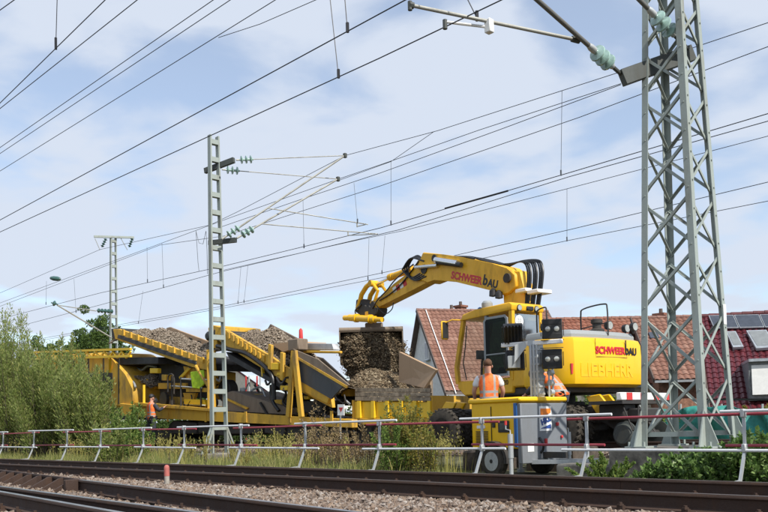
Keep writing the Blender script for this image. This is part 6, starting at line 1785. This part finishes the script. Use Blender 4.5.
for (px, top, Y, spread, nst, nl, lf, lw, mat, lab) in (
        (127, 388, 11.6, .5, 22, 2600, .10, .05, 'leaf_green', 'fresh green bush left of the worker at the wagon'),
        (112, 408, 10.9, .7, 24, 3000, .09, .04, 'leaf_willow', 'low dull green bush behind the barrier below the hood'),
        (140, 398, 11.2, .45, 14, 1200, .09, .045, 'leaf_green', 'small light green bush in front of the worker at the wagon'),
        (409, 384, 11.3, .50, 30, 4200, .065, .030, 'leaf_autumn', 'yellowing small leaved bush in front of the plank sided hopper'),
        (396, 408, 10.9, .42, 24, 3000, .06, .030, 'leaf_green', 'low green bush at the foot of the yellowing bush'),
        (428, 414, 10.9, .36, 22, 1800, .06, .028, 'leaf_autumn', 'low yellow green bush between hopper and trailer'),
        (602, 452, 10.5, .50, 18, 1800, .07, .04, 'leaf_green', 'low bush between trailer drawbar and concrete plinth')):
    b = G(px, Y, -.12)
    shrub(lab, b, max(.4, top_of(px, top, Y) + .12), spread, nst, nl, lf, lw, mat, 'bush', 'bush', .3, .1, .008, 0, .10, None, i_); i_ += 1
# dry brown weeds by the chute and by the trailer
for (px, top, Y, spread, lab) in ((318, 398, 12.0, .50, 'tall dry brown weeds below the chute'), (334, 408, 11.6, .50, 'dry brown weeds beside the small sign'), (350, 420, 11.2, .55, 'shorter dry weeds under the hopper'),
                                   (368, 415, 11.6, .45, 'rust brown weeds beside the yellowing bush'), (300, 420, 11.8, .45, 'sparse dry weeds below the A frame')):
    b = G(px, Y, -.12)
    shrub(lab, b, top_of(px, top, Y) + .12, spread, 24, 1250, .05, .022, 'dry', 'dry_weed', 'weed', .35, .25, .006, .05, .09, 'dry weeds behind the barrier', i_); i_ += 1
# brambles in front of the plinth
for (px, top, Y, spread, n_, lab) in ((690, 436, 10.75, .50, 900, 'bramble clump against the concrete plinth'), (712, 432, 10.6, .55, 1200, 'bramble clump below the tower leg'), (738, 426, 10.7, .6, 1500, 'bramble clump beside the last barrier post'),
                                       (764, 414, 10.9, .7, 1800, 'dense bramble clump rising against the teal sheet'), (790, 408, 10.8, .8, 1600, 'bramble clump beyond the last barrier post'), (668, 446, 10.8, .35, 500, 'small bramble hanging over the plinth edge'), (650, 462, 10.7, .3, 260, 'sparse creeper on the dark face of the plinth')):
    b = G(px, Y, -.11)
    shrub(lab, b, max(.35, top_of(px, top, Y) + .11), spread, 26, n_, .085, .062, 'leaf_bramble', 'bramble', 'bramble', .15, .05, .006, .15, .16, 'brambles round the plinth', i_); i_ += 1
# shrubs beyond the machines
for (px, top, Y, spread, n_, lab) in ((655, 404, 19.5, .6, 900, 'green bush beyond the teal sheet behind the tower'), (756, 398, 24, 1.0, 1600, 'yellow green garden bush below the dormer'), (720, 402, 25, .9, 1300, 'garden bush below the white shuttered window')):
    b = G(px, Y, .1)
    shrub(lab, b, top_of(px, top, Y) - .1, spread, 24, n_ * 2, .12, .07, 'leaf_autumn' if Y > 20 else 'leaf_green', 'bush', 'bush', .2, .1, .01, 0, .12, None, i_); i_ += 1

# grass strip between barrier and machines
def visible(X, m=40):
    D = X - np.array(CPOS); w = D @ np.array(CF)
    u = 384 + F_PX * (D @ np.array(CR)) / np.maximum(w, .01)
    return (w > 1) & (u > -m) & (u < 768 + m)
def field(n, x0, x1, y0, y1, thin):
    X = RNG.uniform(x0, x1, n); Y = RNG.uniform(y0, y1, n)
    c = np.sin(X * .9 + 1.3) * np.cos(Y * 1.7 + X * .35) + .6 * np.sin(X * 2.9 + Y * 2.2)
    Z = np.interp(Y, [9.0, 9.6, 10.2, 10.8, 11.4], [-.10, -.09, -.09, -.11, -.12])
    B_ = np.stack([X, Y, Z - .02], 1)
    k = visible(B_) & (RNG.uniform(-1.8, 1.4, n) < c + thin)
    return B_[k], c[k]
def not_under(B_):
    x = B_[:, 0]; y = B_[:, 1]
    k = ~((np.abs(x - tb.x) < .95) & (np.abs(y - tb.y) < .85)) & ~((x > tb.x - 1.9) & (x < tb.x) & (np.abs(y - tb.y + .1) < .7))
    return k & ~((np.abs(x - tr.location.x) < .9) & (np.abs(y - tr.location.y) < .9))
B1, c1 = field(60000, -34, 1, 9.35, 14.4, .5)
k_ = not_under(B1); B1, c1 = B1[k_], c1[k_]
_pxs = 384 + F_PX * ((B1 - np.array(CPOS)) @ np.array(CR)) / ((B1 - np.array(CPOS)) @ np.array(CF))
hgt = np.clip(.26 + .14 * c1, .10, .60) * RNG.uniform(.5, 1.35, len(B1)) * np.interp(_pxs, [0, 150, 350, 420, 480, 768], [.9, .85, .85, .55, .22, .3])
g = blades('grass_blades', B1, hgt, RNG.uniform(.008, .018, len(B1)), RNG.normal(0, .28, (len(B1), 2)), M['grass'])
tag(g, 'long yellowish grass growing along the barrier', 'grass', kind='stuff')
B2, c2 = field(1500, -30, -9.5, 10.4, 13.2, .3)
hs = RNG.uniform(.35, .85, len(B2)) * np.clip(.75 + .25 * c2, .4, 1.1)
g = blades('seed_stalks', B2, hs, RNG.uniform(.010, .018, len(B2)), RNG.normal(0, .16, (len(B2), 2)), M['seed'])
tag(g, 'pale seed stalks standing above the grass', 'grass stalks', kind='stuff')
# plumes on the tallest stalks
tall = hs > .62
Tb, Th = B2[tall], hs[tall]
rep = 26
ctr = np.repeat(Tb + np.array([0, 0, 1]) * (Th * .84)[:, None], rep, 0) + RNG.normal(0, 1, (len(Tb) * rep, 3)) * np.array([.030, .030, .10])
g = leaves('seed_plumes', ctr, RNG.normal(0, 1, (len(ctr), 3)) * .5 + np.array([0, 0, 1]), np.full(len(ctr), .05), np.full(len(ctr), .018), M['seed'])
tag(g, 'feathery yellow plumes on the tallest grass stalks', 'grass plumes', kind='stuff')

# individual yellow goldenrod plants in front of the machines
for k, px in enumerate((171, 181, 192, 233, 262, 275, 283, 322, 246, 206)):
    Yq = 11.0 + .35 * (k % 4)
    b = G(px, Yq, -.12)
    near = ('in front of the slim mast', 'left of the slim mast foot', 'beside the slim mast foot', 'right of the slim mast foot', 'below the sloped deck', 'below the cable hoses', 'left of the A frame', 'among the dry weeds', 'below the long sill', 'right under the ladder mast')[k]
    shrub('yellow plumed weed ' + near, b, top_of(px, (428, 424, 434, 436, 430, 426, 432, 428, 440, 430)[k], Yq) + .12, .16, 9, 650, .05, .016, 'seed', 'plume_weed', 'weed', .8, .35, .006, 0, .05, 'yellow plumed weeds', 60 + k)

# trees far behind
def tree(label, base, h, r, n, seed, mat='leaf_tree', flat=.8):
    rg = np.random.default_rng(500 + seed)
    t = thing('tree', label, 'tree', base)
    b = np.array(base)
    mb = MB(); mb.tube([b, b + np.array([.1, 0, h * .35]), b + np.array([0, .1, h * .7])], .02 * h, 7, .008 * h)
    tips = []
    for k in range(12):
        a = rg.uniform(0, 6.28); e = rg.uniform(.2, 1.0)
        p0 = b + np.array([0, 0, h * rg.uniform(.25, .6)])
        p1 = b + np.array([math.cos(a) * r * rg.uniform(.45, .85), math.sin(a) * r * rg.uniform(.45, .85), h * (.45 + .45 * e)])
        mb.tube([p0, (p0 + p1) / 2 + np.array([0, 0, .1 * h]), p1], .007 * h, 5, .003 * h); tips.append(p1)
    mb.out('trunk', M['bark'], t, True)
    C = []
    for p in tips + [b + np.array([0, 0, h * .8]), b + np.array([0, 0, h * .92])]:
        for q in range(7):
            c = p + rg.normal(0, 1, 3) * np.array([r * .22, r * .22, h * .08])
            m_ = n // (14 * 7)
            d = rg.normal(0, 1, (m_, 3)); d /= np.linalg.norm(d, axis=1, keepdims=True)
            C.append(c + d * (r * .20 * rg.uniform(.3, 1, m_) ** .5)[:, None] * np.array([1, 1, flat]))
    C = np.concatenate(C); C = C[C[:, 2] > base[2] + .3]
    leaves('crown', C, rg.normal(0, 1, (len(C), 3)), .22 * rg.uniform(.6, 1.2, len(C)), .13 * rg.uniform(.7, 1.2, len(C)), M[mat], t)
    return t
for k, (px, top, Y, r, lab) in enumerate(((104, 322, 30, 2.2, 'round green tree behind the foot of the far mast'), (84, 333, 31, 1.8, 'smaller green tree behind the yellow gantry'), (60, 352, 30, 1.8, 'low green tree half hidden behind the willow shrubs'), (40, 345, 34, 2.2, 'green tree behind the tips of the willow shrubs'), (178, 372, 26, 1.8, 'bright green tree seen through the conveyor wagon'), (10, 350, 33, 2.4, 'green tree behind the tallest willow shrub'))):
    b = G(px, Y, Z_WORK)
    tree(lab, b, top_of(px, top, Y) - Z_WORK, r, 11000, k)
# far hedge line, added to darken the bright gap under the machines
HEDGE = ((60, 'behind the willow shrub before the gantry'), (95, 'behind the rounded hood'), (118, 'behind the end of the hood'), (138, 'behind the hood end of the wagon'), (160, 'behind the worker at the wagon'), (180, 'behind the left bogie'), (204, 'behind the slim mast'),
         (228, 'behind the cable drum'), (252, 'under the cream house'), (276, 'behind the cable hoses'), (300, 'behind the A frame'), (322, 'behind the chute'), (344, 'behind the small sign'), (380, 'behind the hopper'), (420, 'behind the hopper end'), (446, 'left of the excavator tyres'), (480, 'behind the man in the white T-shirt'),
         (520, 'behind the light tower'), (570, 'behind the rear excavator tyre'), (610, 'behind the excavator rail wheel'))
for k, (px, where) in enumerate(HEDGE):
    Yq = 23.5 + (k % 3) * .8
    b = G(px, Yq, Z_WORK)
    shrub('dark leafy hedge plant added ' + where, b, 1.75, 1.6, 30, 2800, .13, .08, 'leaf_tree', 'filler_hedge', 'hedge', .1, .05, .01, 0, .18, 'hedge plants beyond the machines', 80 + k)
